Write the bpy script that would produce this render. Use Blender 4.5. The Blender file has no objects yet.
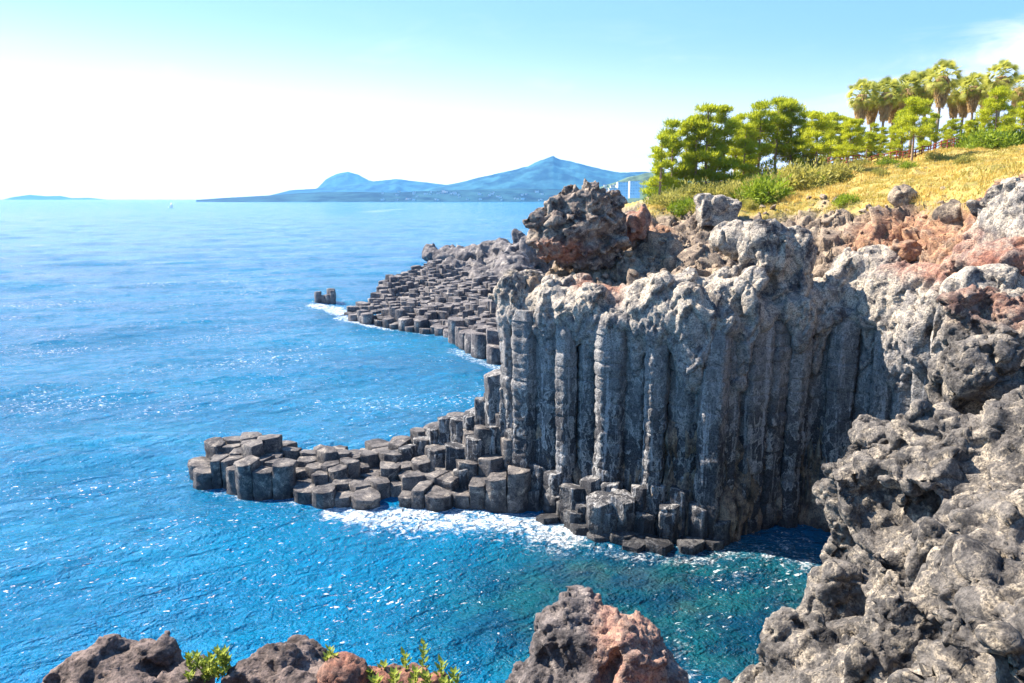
import bpy, bmesh, math, random, time
import numpy as np
from mathutils import Vector, Matrix
random.seed(7); rng = np.random.default_rng(7)
T0 = time.time()
S = bpy.context.scene
COL = S.collection
# ------------------------------------------------------------------ camera model
FPX = 740.0; TH = math.atan(143.5 / FPX); CH = 22.0
CT, ST = math.cos(TH), math.sin(TH)
def ray(px, py):
    u = (px - 512) / FPX; v = (341.5 - py) / FPX
    return np.array([u, CT + v * ST, -ST + v * CT])
def at(px, py, Y):
    d = ray(px, py); return np.array([0, 0, CH]) + d * (Y / d[1])
def at_t(px, py, t):
    return np.array([0, 0, CH]) + ray(px, py) * t
def on_z(px, py, z=0.0):
    d = ray(px, py); return np.array([0, 0, CH]) + d * ((z - CH) / d[2])
def sxy(p):
    p = np.asarray(p, float); dx, dy, dz = p[..., 0], p[..., 1], p[..., 2] - CH
    f = dy * CT - dz * ST; up = dy * ST + dz * CT
    return 512 + FPX * dx / f, 341.5 - FPX * up / f
cd = bpy.data.cameras.new('camera'); cam = bpy.data.objects.new('camera', cd); COL.objects.link(cam)
cam.location = (0, 0, CH); cam.rotation_euler = (math.pi / 2 - TH, 0, 0)
cd.sensor_width = 36; cd.lens = FPX / 1024 * 36; cd.clip_end = 200000; cd.clip_start = 0.1
S.camera = cam
# ------------------------------------------------------------------ noise (numpy)
def _h(ix, iy, iz, seed):
    h = (ix.astype(np.uint32) * np.uint32(374761393) + iy.astype(np.uint32) * np.uint32(668265263)
         + iz.astype(np.uint32) * np.uint32(2246822519) + np.uint32((seed * 3266489917) & 0xffffffff))
    h = (h ^ (h >> np.uint32(13))) * np.uint32(1274126177)
    h = (h ^ (h >> np.uint32(15))) * np.uint32(2246822519)
    h ^= h >> np.uint32(14)
    return h.astype(np.float64) / 4294967295.0
def vnoise(p, seed=0):
    i = np.floor(p).astype(np.int64); f = p - i; f = f * f * f * (f * (f * 6 - 15) + 10)
    r = 0
    for a in (0, 1):
        for b in (0, 1):
            for c in (0, 1):
                w = (f[:, 0] if a else 1 - f[:, 0]) * (f[:, 1] if b else 1 - f[:, 1]) * (f[:, 2] if c else 1 - f[:, 2])
                r = r + w * _h(i[:, 0] + a, i[:, 1] + b, i[:, 2] + c, seed)
    return r * 2 - 1
def fbm(p, octv=4, seed=0, gain=0.5, lac=2.03, ridged=False):
    r = 0; a = 1.0; tot = 0; q = p.copy()
    for o in range(octv):
        n = vnoise(q, seed + o * 17)
        if ridged: n = 1 - 2 * np.abs(n)
        r = r + a * n; tot += a; a *= gain; q = q * lac + 13.7
    return r / tot
def voro(p, seed=0, facet=False):
    i = np.floor(p).astype(np.int64); n = len(p)
    f1 = np.full(n, 9.0); f2 = np.full(n, 9.0); idr = np.zeros(n); fc = np.zeros(n)
    for a in (-1, 0, 1):
        for b in (-1, 0, 1):
            for c in (-1, 0, 1):
                jx, jy, jz = i[:, 0] + a, i[:, 1] + b, i[:, 2] + c
                hx, hy, hz = _h(jx, jy, jz, seed), _h(jx, jy, jz, seed + 1), _h(jx, jy, jz, seed + 2)
                d = np.sqrt((jx + hx - p[:, 0]) ** 2 + (jy + hy - p[:, 1]) ** 2 + (jz + hz - p[:, 2]) ** 2)
                nw = d < f1
                if facet: fc = np.where(nw, (p[:, 0] - jx - hx) * (hy - .5) + (p[:, 1] - jy - hy) * (hz - .5) + (p[:, 2] - jz - hz) * (hx - .5), fc)
                f2 = np.where(nw, f1, np.minimum(f2, d)); idr = np.where(nw, hx, idr); f1 = np.where(nw, d, f1)
    return (f1, f2, idr, fc) if facet else (f1, f2, idr)
def warp(p, sc, amp, seed):
    q = p * sc
    return p + amp * np.stack([vnoise(q, seed), vnoise(q, seed + 5), vnoise(q, seed + 9)], 1)
def sstep(a, b, x):
    t = np.clip((x - a) / (b - a), 0, 1); return t * t * (3 - 2 * t)
def craggy(p, big=1.0, block=0.35, bs=0.7, pit=0.10, ps=3.0, fine=0.06, seed=1, squash=(1, 1, 1), rough=1.0):
    """displacement along the normal of a rugged lava surface, metres"""
    q = p * np.array(squash)
    d = big * fbm(q * 0.28, 3, seed)
    w = warp(q, bs * 1.1, 0.28 / bs, seed + 3); w = warp(w, bs * 4, 0.05 / bs, seed + 6)
    f1, f2, idr, fc = voro(w * bs, seed + 11, True)
    d = d + block * ((idr - 0.5) * 1.1 + 3.8 * fc - 1.1 * np.exp(-(f2 - f1) * 20))
    w2 = warp(q, bs * 2.6, 0.16 / bs, seed + 4); w2 = warp(w2, bs * 8, 0.03 / bs, seed + 8)
    f1, f2, idr, fc = voro(w2 * bs * 2.3 * np.array([1, 1, .7]), seed + 21, True)
    m = rough * sstep(-.12, .42, fbm(q * bs * .5, 2, seed + 27))
    d = d + block * 0.42 * m * ((idr - 0.5) * .9 + 2.6 * fc - 0.35 * np.exp(-(f2 - f1) * 25))
    d = d - block * 0.55 * (.22 + .78 * m) * (1 - fbm(w2 * bs * 1.7 * np.array([1, 1, .8]), 5, seed + 31, gain=.58, ridged=True)) * .7
    if pit:
        f1, f2, idr = voro(warp(q, ps * .7, .35 / ps, seed + 7) * ps, seed + 41)
        d = d - pit * m * (1 - sstep(0.12, 0.5, f1)) * (idr > .3) * 2.4
    d = d + fine * (.25 + m) * fbm(q * 4.5, 5, seed + 51, gain=.62, ridged=True)
    return d
# ------------------------------------------------------------------ mesh helpers
def mesh_np(name, V, faces, smooth=True):
    me = bpy.data.meshes.new(name)
    if not isinstance(faces, (list, tuple)): faces = [faces]
    faces = [f for f in faces if len(f)]
    nl = sum(f.size for f in faces); nf = sum(len(f) for f in faces)
    me.vertices.add(len(V)); me.vertices.foreach_set('co', np.asarray(V, np.float32).ravel())
    me.loops.add(nl); me.loops.foreach_set('vertex_index', np.concatenate([f.ravel() for f in faces]).astype(np.int32))
    me.polygons.add(nf)
    tot = np.concatenate([np.full(len(f), f.shape[1]) for f in faces]); st = np.concatenate([[0], np.cumsum(tot)[:-1]])
    me.polygons.foreach_set('loop_start', st.astype(np.int32)); me.polygons.foreach_set('loop_total', tot.astype(np.int32))
    me.update(calc_edges=True); me.validate()
    if smooth: me.polygons.foreach_set('use_smooth', np.ones(nf, bool))
    return me
def getv(me):
    a = np.empty(len(me.vertices) * 3, np.float32); me.vertices.foreach_get('co', a); return a.reshape(-1, 3).astype(np.float64)
def getn(me):
    a = np.empty(len(me.vertices) * 3, np.float32); me.vertex_normals.foreach_get('vector', a); return a.reshape(-1, 3).astype(np.float64)
def setv(me, v):
    me.vertices.foreach_set('co', v.astype(np.float32).ravel()); me.update()
def attr(me, name, val):
    a = me.attributes.new(name, 'FLOAT', 'POINT'); a.data.foreach_set('value', np.asarray(val, np.float32))
def tag(o, label=None, cat=None, group=None, kind=None):
    if label: o['label'] = label
    if cat: o['category'] = cat
    if group: o['group'] = group
    if kind: o['kind'] = kind
    return o
def link(name, me, mat=None, parent=None, loc=None):
    """link a mesh whose vertices are in world space; origin moved to loc"""
    o = bpy.data.objects.new(name, me); COL.objects.link(o)
    if mat: 
        if len(me.materials) == 0: me.materials.append(mat)
    base = np.array(parent['_o'] if parent is not None and '_o' in parent else (0, 0, 0), float)
    if loc is not None:
        l = np.array(loc, float)
        v = getv(me) - l; setv(me, v); o.location = Vector(l - base)
    elif parent is not None:
        v = getv(me) - base; setv(me, v)
    if parent is not None: o.parent = parent
    return o
def empty(name, loc=(0, 0, 0), rz=0):
    o = bpy.data.objects.new(name, None); COL.objects.link(o); o.location = loc; o.rotation_euler = (0, 0, rz); o['_o'] = list(map(float, loc)); return o
def lump(bm, c, r, rot=0, sub=3, tilt=0):
    m = Matrix.Translation(Vector(c)) @ Matrix.Rotation(rot, 4, 'Z') @ Matrix.Rotation(tilt, 4, 'Y') @ Matrix.Diagonal((r[0], r[1], r[2], 1))
    bmesh.ops.create_icosphere(bm, subdivisions=sub, radius=1, matrix=m)
def boxy(bm, c, r, rot=0, tilt=0, tiltx=0):
    m = Matrix.Translation(Vector(c)) @ Matrix.Rotation(rot, 4, 'Z') @ Matrix.Rotation(tilt, 4, 'Y') @ Matrix.Rotation(tiltx, 4, 'X') @ Matrix.Diagonal((2 * r[0], 2 * r[1], 2 * r[2], 1))
    bmesh.ops.create_cube(bm, size=1, matrix=m)
def remesh(me, voxel):
    o = bpy.data.objects.new('tmp', me); COL.objects.link(o)
    m = o.modifiers.new('r', 'REMESH'); m.mode = 'VOXEL'; m.voxel_size = voxel; m.adaptivity = 0
    dg = bpy.context.evaluated_depsgraph_get(); dg.update()
    n = bpy.data.meshes.new_from_object(o.evaluated_get(dg))
    bpy.data.objects.remove(o); bpy.data.meshes.remove(me)
    return n
def smoothv(me, it=2, f=0.5):
    n = len(me.vertices); e = np.empty(len(me.edges) * 2, np.int32); me.edges.foreach_get('vertices', e); e = e.reshape(-1, 2)
    v = getv(me); cnt = np.bincount(e.ravel(), minlength=n).astype(float)[:, None]
    for _ in range(it):
        s = np.zeros_like(v)
        for k in range(3):
            s[:, k] = np.bincount(e[:, 0], v[e[:, 1], k], n) + np.bincount(e[:, 1], v[e[:, 0], k], n)
        v = v + f * (s / np.maximum(cnt, 1) - v)
    setv(me, v)
def rockmesh(me, v1, f1, v2=None, f2=None, sm=3):
    me = remesh(me, v1); smoothv(me, sm)
    v = getv(me); setv(me, v + getn(me) * f1(v)[:, None])
    if v2:
        me = remesh(me, v2); smoothv(me, 1)
        v = getv(me)
        if f2 is not None: setv(me, v + getn(me) * f2(v)[:, None])
    me.polygons.foreach_set('use_smooth', np.ones(len(me.polygons), bool))
    return me
def bm_mesh(bm, name='m'):
    me = bpy.data.meshes.new(name); bm.to_mesh(me); bm.free(); return me
def polysd(P, X, Y):
    """signed distance to polygon: negative inside"""
    P = np.asarray(P, float)[:, :2]; n = len(P); d = np.full(X.shape, 1e9); ins = np.zeros(X.shape, bool)
    for i in range(n):
        a = P[i]; b = P[(i + 1) % n]; e = b - a
        t = np.clip(((X - a[0]) * e[0] + (Y - a[1]) * e[1]) / (e @ e + 1e-12), 0, 1)
        d = np.minimum(d, np.hypot(X - a[0] - t * e[0], Y - a[1] - t * e[1]))
        c = ((a[1] > Y) != (b[1] > Y)) & (X < (b[0] - a[0]) * (Y - a[1]) / (b[1] - a[1] + 1e-12) + a[0])
        ins ^= c
    return np.where(ins, -d, d)
def linedist(P, X, Y, Z=None):
    P = np.asarray(P, float); d = np.full(X.shape, 1e9)
    for i in range(len(P) - 1):
        a, b = P[i], P[i + 1]; e = b - a
        if Z is None:
            a, e = a[:2], e[:2]
            t = np.clip(((X - a[0]) * e[0] + (Y - a[1]) * e[1]) / (e @ e + 1e-12), 0, 1)
            d = np.minimum(d, np.hypot(X - a[0] - t * e[0], Y - a[1] - t * e[1]))
        else:
            t = np.clip(((X - a[0]) * e[0] + (Y - a[1]) * e[1] + (Z - a[2]) * e[2]) / (e @ e + 1e-12), 0, 1)
            d = np.minimum(d, np.sqrt((X - a[0] - t * e[0]) ** 2 + (Y - a[1] - t * e[1]) ** 2 + (Z - a[2] - t * e[2]) ** 2))
    return d
class RBF:
    def __init__(s, pts, lam=0.02):
        s.p = np.asarray(pts, float); X = s.p[:, :2]; n = len(X)
        K = np.linalg.norm(X[:, None] - X[None], axis=2); A = np.zeros((n + 3, n + 3)); A[:n, :n] = K - lam * np.eye(n)
        A[:n, n] = 1; A[:n, n + 1:] = X; A[n, :n] = 1; A[n + 1:, :n] = X.T
        s.w = np.linalg.solve(A, np.concatenate([s.p[:, 2], [0, 0, 0]]))
    def __call__(s, x, y):
        sh = np.shape(x); x = np.ravel(x); y = np.ravel(y); r = np.full(x.shape, s.w[-3]) + s.w[-2] * x + s.w[-1] * y
        for i, q in enumerate(s.p): r = r + s.w[i] * np.hypot(x - q[0], y - q[1])
        return r.reshape(sh)
def grid_faces(nx, ny):
    i = np.arange(nx - 1)[:, None] * ny + np.arange(ny - 1)[None]; i = i.ravel()
    return np.stack([i, i + ny, i + ny + 1, i + 1], 1)
def hf_solid(xs, ys, hfun, bottom):
    X, Y = np.meshgrid(xs, ys, indexing='ij'); Z = np.maximum(hfun(X, Y), bottom + .05); nx, ny = X.shape
    top = np.stack([X, Y, Z], -1).reshape(-1, 3); bot = top.copy(); bot[:, 2] = bottom; N = nx * ny
    f = grid_faces(nx, ny); fs = [f, f[:, ::-1] + N]
    def wall(idx):
        a, b = idx[:-1], idx[1:]; return np.stack([a, b, b + N, a + N], 1)
    I = np.arange(N).reshape(nx, ny)
    fs += [wall(I[::-1, 0]), wall(I[:, -1]), wall(I[0, :]), wall(I[-1, ::-1])]
    return mesh_np('hf', np.concatenate([top, bot]), fs)
# ------------------------------------------------------------------ materials
class NT:
    def __init__(s, name):
        s.m = bpy.data.materials.new(name); s.m.use_nodes = True; s.t = s.m.node_tree; s.t.nodes.clear()
        s.out = s.n('ShaderNodeOutputMaterial')
    def n(s, ty, **kw):
        x = s.t.nodes.new(ty)
        for k, v in kw.items():
            if k.startswith('i_'):
                key = k[2:]; key = int(key) if key.isdigit() else key.replace('_', ' ')
                s.set(x.inputs[key], v)
            else: setattr(x, k, v)
        return x
    def set(s, sock, v):
        if isinstance(v, bpy.types.NodeSocket): s.t.links.new(v, sock)
        else:
            if sock.type == 'RGBA' and len(v) == 3: v = (*v, 1)
            sock.default_value = v
    def math(s, op, a, b=0.0, clamp=False):
        x = s.n('ShaderNodeMath', operation=op, use_clamp=clamp); s.set(x.inputs[0], a); s.set(x.inputs[1], b); return x.outputs[0]
    def mix(s, f, a, b, mode='MIX'):
        x = s.n('ShaderNodeMix', data_type='RGBA', blend_type=mode); s.set(x.inputs[0], f); s.set(x.inputs[6], a); s.set(x.inputs[7], b); return x.outputs[2]
    def noise(s, vec, scale, det=6, rough=.55, dist=0):
        x = s.n('ShaderNodeTexNoise'); s.set(x.inputs['Vector'], vec); x.inputs['Scale'].default_value = scale; x.inputs['Detail'].default_value = det
        x.inputs['Roughness'].default_value = rough; x.inputs['Distortion'].default_value = dist; return x.outputs[0]
    def ramp(s, f, a, b):
        x = s.n('ShaderNodeMapRange', interpolation_type='SMOOTHSTEP'); s.set(x.inputs[0], f); s.set(x.inputs[1], a); s.set(x.inputs[2], b); return x.outputs[0]
    def mapping(s, vec, sc):
        x = s.n('ShaderNodeMapping'); s.set(x.inputs[0], vec); x.inputs['Scale'].default_value = sc; return x.outputs[0]
    def attr(s, name):
        return s.n('ShaderNodeAttribute', attribute_name=name).outputs['Fac']
    def bsdf(s, col, rough=.8, spec=.3, normal=None):
        b = s.n('ShaderNodeBsdfPrincipled'); s.set(b.inputs['Base Color'], col); s.set(b.inputs['Roughness'], rough); s.set(b.inputs['Specular IOR Level'], spec)
        if normal is not None: s.set(b.inputs['Normal'], normal)
        return b
    def bump(s, h, strength=.6, dist=.05, normal=None):
        b = s.n('ShaderNodeBump'); b.inputs['Strength'].default_value = strength; b.inputs['Distance'].default_value = dist; s.set(b.inputs['Height'], h)
        if normal is not None: s.set(b.inputs['Normal'], normal)
        return b.outputs[0]
    def end(s, sh):
        s.t.links.new(sh, s.out.inputs[0]); return s.m
def rock_mat(name, dark=(.055, .055, .065), mid=(.19, .185, .185), pale=(.43, .37, .29), red=(.36, .15, .10), sc=1.0, paleamt=.5, streak=False, red_all=0.0, wet=True, bumpd=.06, patch=False, low=None):
    n = NT(name); g = n.n('ShaderNodeNewGeometry').outputs['Position']
    v1 = g if not streak else n.mapping(g, (1, 1, .22))
    a = n.noise(v1, .55 * sc, 7, .62, .4)
    b = n.noise(g, 2.6 * sc, 8, .68, .6)
    c = n.noise(n.mapping(g, (1, 1, .3)) if streak else g, 1.1 * sc, 9, .7, .8)
    f = n.noise(g, 11 * sc, 6, .7)
    col = n.mix(n.ramp(n.math('ADD', n.math('MULTIPLY', a, .5), n.math('MULTIPLY', b, .5)), .40, .58), dark, mid)
    pm = n.math('MULTIPLY', n.ramp(c, .64 - .22 * paleamt, .80 - .22 * paleamt), n.ramp(f, .25, .6), True)
    col = n.mix(n.math('MULTIPLY', pm, .85), col, pale)
    if patch:      # dark pitted skin left between smooth pale coats
        pv_ = n.noise(n.mapping(g, (1, 1, .55)), 1.5, 4, .55, .6); zz = n.n('ShaderNodeSeparateXYZ', i_0=g).outputs[2]
        pm2 = n.math('MULTIPLY', n.ramp(pv_, .47, .52), n.math('SUBTRACT', 1.0, n.math('MULTIPLY', n.ramp(zz, 7.5, 12.5), .75)))
        col = n.mix(n.math('MULTIPLY', pm2, .95), col, n.mix(n.ramp(f, .35, .6), (.015, .016, .02), (.085, .085, .095)))
        ve = n.math('SUBTRACT', 1.0, n.ramp(n.math('ABSOLUTE', n.math('SUBTRACT', pv_, .462)), .006, .030)); col = n.mix(n.math('MULTIPLY', n.math('MULTIPLY', ve, n.ramp(a, .30, .55)), .75), col, (.52, .50, .48))
        up = n.math('MULTIPLY', n.ramp(n.math('ADD', zz, n.math('MULTIPLY', n.noise(g, .45, 4, .6), 7.0)), 9.0, 15.0), .42); col = n.mix(n.math('MULTIPLY', up, n.ramp(b, .28, .5)), col, (.40, .385, .38))
        st = n.noise(n.mapping(g, (2.2, 2.2, .12)), 1.0, 4, .6); col = n.mix(n.math('MULTIPLY', n.ramp(st, .56, .66), .7), col, (.5, .5, .52))
    if low:        # the cap keeps the blue grey of the columns lower down and is weathered buff on top
        z2 = n.math('ADD', n.n('ShaderNodeSeparateXYZ', i_0=g).outputs[2], n.math('MULTIPLY', n.noise(g, .5, 5, .65), 4.0))
        col = n.mix(n.math('MULTIPLY', n.ramp(z2, 18.0, 14.6), .6), col, n.mix(n.ramp(b, .35, .62), (.10, .10, .115), low))
    rn = n.ramp(n.noise(g, .9 * sc, 6, .65), .36, .56)
    ra = n.math('ADD', n.attr('red'), red_all, True)
    redc = n.mix(n.ramp(b, .35, .65), (red[0] * .55, red[1] * .5, red[2] * .55), (red[0] * 1.15, red[1] * 1.3, red[2] * 1.2))
    col = n.mix(n.math('MULTIPLY', ra, n.math('ADD', n.math('MULTIPLY', rn, .6), .35), True), col, redc)
    col = n.mix(n.ramp(f, .32, .58), n.mix(.62, col, (.02, .02, .024)), col)
    rough = .82
    if wet:
        z = n.n('ShaderNodeSeparateXYZ', i_0=g).outputs[2]
        wl = n.math('ADD', z, n.math('MULTIPLY', n.math('SUBTRACT', a, .5), 3.5))
        wm = n.math('MULTIPLY', n.math('SUBTRACT', 1.0, n.ramp(wl, *((.9, 3.0) if patch else (.25, 1.3)))), 1.0)
        col = n.mix(n.math('MULTIPLY', wm, .72), col, (.018, .019, .024)); rough = n.math('SUBTRACT', .84, n.math('MULTIPLY', wm, .45))
    vo = n.n('ShaderNodeTexVoronoi'); n.set(vo.inputs['Vector'], g); vo.inputs['Scale'].default_value = 7 * sc
    h = n.math('ADD', n.math('MULTIPLY', b, .9), n.math('ADD', n.math('MULTIPLY', f, .5), n.math('MULTIPLY', n.ramp(vo.outputs[0], .0, .5), .3)))
    h = n.math('ADD', h, n.math('MULTIPLY', n.noise(g, 26 * sc, 4, .7), .35))
    nm = n.bump(h, 1.0, bumpd / sc * 1.6)
    return n.end(n.bsdf(col, rough, .25, nm).outputs[0])
M = {}
M['column'] = rock_mat('basalt', dark=(.045, .047, .056), mid=(.20, .197, .205), pale=(.50, .48, .46), paleamt=.8, streak=True, sc=1.0, patch=True, bumpd=.09)
M['plat'] = rock_mat('platform_basalt', dark=(.045, .042, .048), mid=(.18, .165, .16), pale=(.48, .42, .36), paleamt=.6, sc=1.2)
M['far'] = rock_mat('far_basalt', dark=(.07, .065, .075), mid=(.22, .20, .20), pale=(.52, .47, .42), paleamt=.6, sc=.5)
M['cap'] = rock_mat('lava_cap', dark=(.045, .043, .05), mid=(.28, .26, .245), pale=(.62, .53, .42), paleamt=1.05, low=(.34, .335, .35))
M['tan'] = rock_mat('tan_lava', dark=(.075, .06, .055), mid=(.35, .275, .205), pale=(.62, .50, .35), red=(.44, .22, .13), paleamt=.75)
M['crag'] = rock_mat('crag_lava', dark=(.036, .034, .035), mid=(.18, .162, .148), pale=(.50, .425, .33), paleamt=.72, sc=1.4)
M['dark'] = rock_mat('dark_lava', dark=(.035, .031, .034), mid=(.22, .19, .17), pale=(.52, .44, .35), paleamt=.8, sc=1.3)
M['near'] = rock_mat('near_lava', dark=(.05, .038, .036), mid=(.21, .16, .145), pale=(.42, .33, .28), paleamt=.4, sc=4.0, wet=False, bumpd=.05)
M['nearred'] = rock_mat('near_red_lava', dark=(.05, .045, .048), mid=(.17, .145, .14), pale=(.46, .39, .35), red=(.46, .25, .19), paleamt=.45, sc=3.5, wet=False, bumpd=.05)
def leaf_mat(name, c1, c2, trans=.35, val=.25):
    n = NT(name); oi = n.n('ShaderNodeObjectInfo'); a = n.attr('rnd')
    f = n.math('ADD', n.math('MULTIPLY', a, .75), n.math('MULTIPLY', oi.outputs['Random'], .35), True)
    col = n.mix(f, c1, c2)
    b = n.bsdf(col, .6, .25); t = n.n('ShaderNodeBsdfTranslucent'); n.set(t.inputs[0], n.mix(.5, col, (c2[0] * 1.2, c2[1] * 1.2, c2[2] * .8)))
    m = n.n('ShaderNodeMixShader'); m.inputs[0].default_value = trans; n.t.links.new(b.outputs[0], m.inputs[1]); n.t.links.new(t.outputs[0], m.inputs[2])
    return n.end(m.outputs[0])
M['pine'] = leaf_mat('pine_needles', (.12, .20, .018), (.56, .58, .05), .52)
M['palm'] = leaf_mat('palm_leaf', (.11, .18, .03), (.58, .56, .13), .45)
M['skirt'] = leaf_mat('dead_palm_leaf', (.40, .27, .14), (.70, .52, .30), .4)
M['shrub_green'] = leaf_mat('shrub_leaf', (.08, .15, .015), (.30, .38, .035), .4)
M['shrub_olive'] = leaf_mat('olive_leaf', (.12, .14, .03), (.50, .45, .13), .4)
M['grass'] = leaf_mat('grass_blade', (.17, .21, .03), (.68, .49, .15), .35)
M['plant'] = leaf_mat('fleshy_leaf', (.14, .22, .03), (.36, .40, .08), .3)
def simple(name, c, rough=.8, nscale=6, var=.35, spec=.3):
    n = NT(name); tc = n.n('ShaderNodeTexCoord').outputs['Object']
    f = n.noise(tc, nscale, 5, .6)
    return n.end(n.bsdf(n.mix(n.ramp(f, .3, .7), tuple(x * (1 - var) for x in c), tuple(min(1, x * (1 + var)) for x in c)), rough, spec, n.bump(f, .5, .02)).outputs[0])
M['bark'] = simple('bark', (.30, .20, .14), .9, 9)
M['palm_bark'] = simple('palm_bark', (.30, .23, .16), .9, 9)
M['rail'] = simple('red_rail', (.33, .09, .05), .6, 3, .2)
M['wall'] = simple('white_wall', (.78, .76, .72), .7, .05, .06)
M['roofr'] = simple('roof', (.40, .30, .27), .7, .1, .15)
M['window'] = simple('window_glass', (.58, .60, .62), .4, .1, .2)
M['boat'] = simple('boat_paint', (.75, .76, .78), .4, .3, .05)
print('setup', time.time() - T0)
def to_tree_color(n): return n
# ------------------------------------------------------------------ world, sun, view
SUN_AZ, SUN_EL = -68.0, 46.0   # azimuth from +Y, negative to the left
w = bpy.data.worlds.new('World'); S.world = w; w.use_nodes = True; wt = w.node_tree; wt.nodes.clear()
class WN(NT):
    def __init__(s, tree): s.t = tree
wn = WN(wt)
sky = wn.n('ShaderNodeTexSky', sky_type='NISHITA'); sky.sun_disc = False; sky.sun_elevation = math.radians(SUN_EL); sky.sun_rotation = math.radians(SUN_AZ)
sky.altitude = 0; sky.air_density = 1.0; sky.dust_density = .8; sky.ozone_density = 1.3
tc = wn.n('ShaderNodeTexCoord').outputs['Generated']
sep = wn.n('ShaderNodeSeparateXYZ', i_0=tc)
az = wn.math('ARCTAN2', sep.outputs[0], sep.outputs[1])
el = sep.outputs[2]
# cloud cover: faint streaks low over the horizon and a bank in the upper right
cv = wn.n('ShaderNodeCombineXYZ'); wn.set(cv.inputs[0], wn.math('MULTIPLY', az, 3.0)); wn.set(cv.inputs[1], wn.math('MULTIPLY', el, 14.0)); cv.inputs[2].default_value = 2.3
cn = wn.noise(cv.outputs[0], 1.6, 7, .62, .5)
lowb = wn.math('MULTIPLY', wn.ramp(el, .30, .02), .4)
right = wn.math('MULTIPLY', wn.ramp(wn.math('ADD', az, wn.math('MULTIPLY', el, -.9)), .20, .52), wn.ramp(el, .27, .15))
cov = wn.math('MULTIPLY', wn.ramp(wn.math('ADD', cn, wn.math('MULTIPLY', right, .20)), .50, .78), wn.math('ADD', lowb, wn.math('MULTIPLY', right, .8), True), True)
hs = wn.n('ShaderNodeHueSaturation'); hs.inputs['Saturation'].default_value = 1.25; wn.set(hs.inputs['Color'], sky.outputs[0])
k_ = 1 / .115
up1 = wn.mix(wn.ramp(el, .015, .235), (.72 * k_, .64 * k_, .62 * k_), (.15 * k_, .245 * k_, .335 * k_))
up1 = wn.mix(wn.math('MULTIPLY', wn.ramp(wn.math('ADD', az, wn.math('MULTIPLY', el, 1.2)), -.35, .95), wn.ramp(el, .0, .2)), up1, (.10 * k_, .195 * k_, .315 * k_))
up1 = wn.mix(wn.ramp(el, .22, .7), up1, (.035 * k_, .11 * k_, .26 * k_))
skyc = wn.mix(.8, hs.outputs[0], up1)
skyc = wn.mix(cov, skyc, (4.2, 4.1, 4.15))
bg = wn.n('ShaderNodeBackground'); wn.set(bg.inputs[0], skyc); bg.inputs[1].default_value = .115
wo = wn.n('ShaderNodeOutputWorld'); wt.links.new(bg.outputs[0], wo.inputs[0])
sl = bpy.data.lights.new('sun', 'SUN'); sl.energy = 5.0; sl.angle = math.radians(.5); sl.color = (1, .90, .76)
so = bpy.data.objects.new('sun', sl); COL.objects.link(so); so.location = (-100, 80, 120)
sd = Vector((math.sin(math.radians(SUN_AZ)) * math.cos(math.radians(SUN_EL)), math.cos(math.radians(SUN_AZ)) * math.cos(math.radians(SUN_EL)), math.sin(math.radians(SUN_EL))))
so.rotation_euler = sd.to_track_quat('Z', 'Y').to_euler()
S.view_settings.view_transform = 'Standard'; S.view_settings.look = 'None'; S.view_settings.exposure = 1.66; S.view_settings.gamma = 1
S.cycles.use_denoising = True; S.cycles.max_bounces = 6; S.cycles.diffuse_bounces = 3; S.cycles.glossy_bounces = 3; S.cycles.volume_bounces = 1; S.cycles.transparent_max_bounces = 6
S.cycles.sample_clamp_indirect = 4; S.cycles.caustics_reflective = False; S.cycles.caustics_refractive = False
# ------------------------------------------------------------------ land outline and hillside
FL = [(-.5, 52.6), (2.2, 50.6), (5.5, 48.6), (8.5, 46.6), (11.0, 45.2), (13.5, 45.0), (16.0, 46.6), (19.0, 47.6), (22.0, 46.6), (24.2, 43.5), (25.8, 39.5), (26.8, 34.5)]
FLa = np.array(FL)
seg = np.hypot(*np.diff(FLa, axis=0).T); cum = np.concatenate([[0], np.cumsum(seg)])
def fl(s):
    x = np.interp(s, cum, FLa[:, 0]); y = np.interp(s, cum, FLa[:, 1])
    x2 = np.interp(s + .5, cum, FLa[:, 0]) - np.interp(s - .5, cum, FLa[:, 0]); y2 = np.interp(s + .5, cum, FLa[:, 1]) - np.interp(s - .5, cum, FLa[:, 1])
    l = math.hypot(x2, y2); return np.array([x, y]), np.array([y2, -x2]) / l     # point, outward normal (towards the camera)
LAND = [(p[0], p[1]) for p in FL] + [(27.5, 20), (130, 20), (130, 190), (24, 190), (22, 130), (19.5, 110), (15.5, 85), (11.5, 68), (8.5, 62), (4.0, 58.5), (1.4, 56)]
ctl = [at(*q) for q in [(490, 292, 54), (560, 288, 52), (640, 290, 49.5), (700, 288, 47.5), (760, 275, 48), (820, 290, 49.5), (880, 290, 47.5), (940, 300, 41.5), (1000, 318, 33),
    (590, 268, 55), (650, 240, 56), (720, 244, 55), (800, 248, 53), (880, 248, 50), (950, 243, 44), (1020, 250, 37),
    (650, 208, 63), (720, 216, 61), (800, 214, 58), (870, 203, 55), (930, 196, 51), (1000, 184, 43), (1024, 180, 39),
    (680, 201, 76), (750, 190, 78), (800, 182, 80), (860, 166, 83), (920, 156, 85), (970, 151, 85), (1024, 147, 80),
    (760, 203, 66), (860, 182, 68), (950, 172, 64), (1010, 162, 60)]]
ctl += [(20, 120, 22), (30, 150, 21), (60, 120, 27.5), (100, 120, 29), (110, 60, 28.5), (100, 30, 26), (60, 45, 25.5), (45, 30, 23.6), (40, 22, 22.6), (75, 95, 29), (60, 180, 24), (130, 180, 26)]
HH = RBF(ctl, .3)
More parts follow.
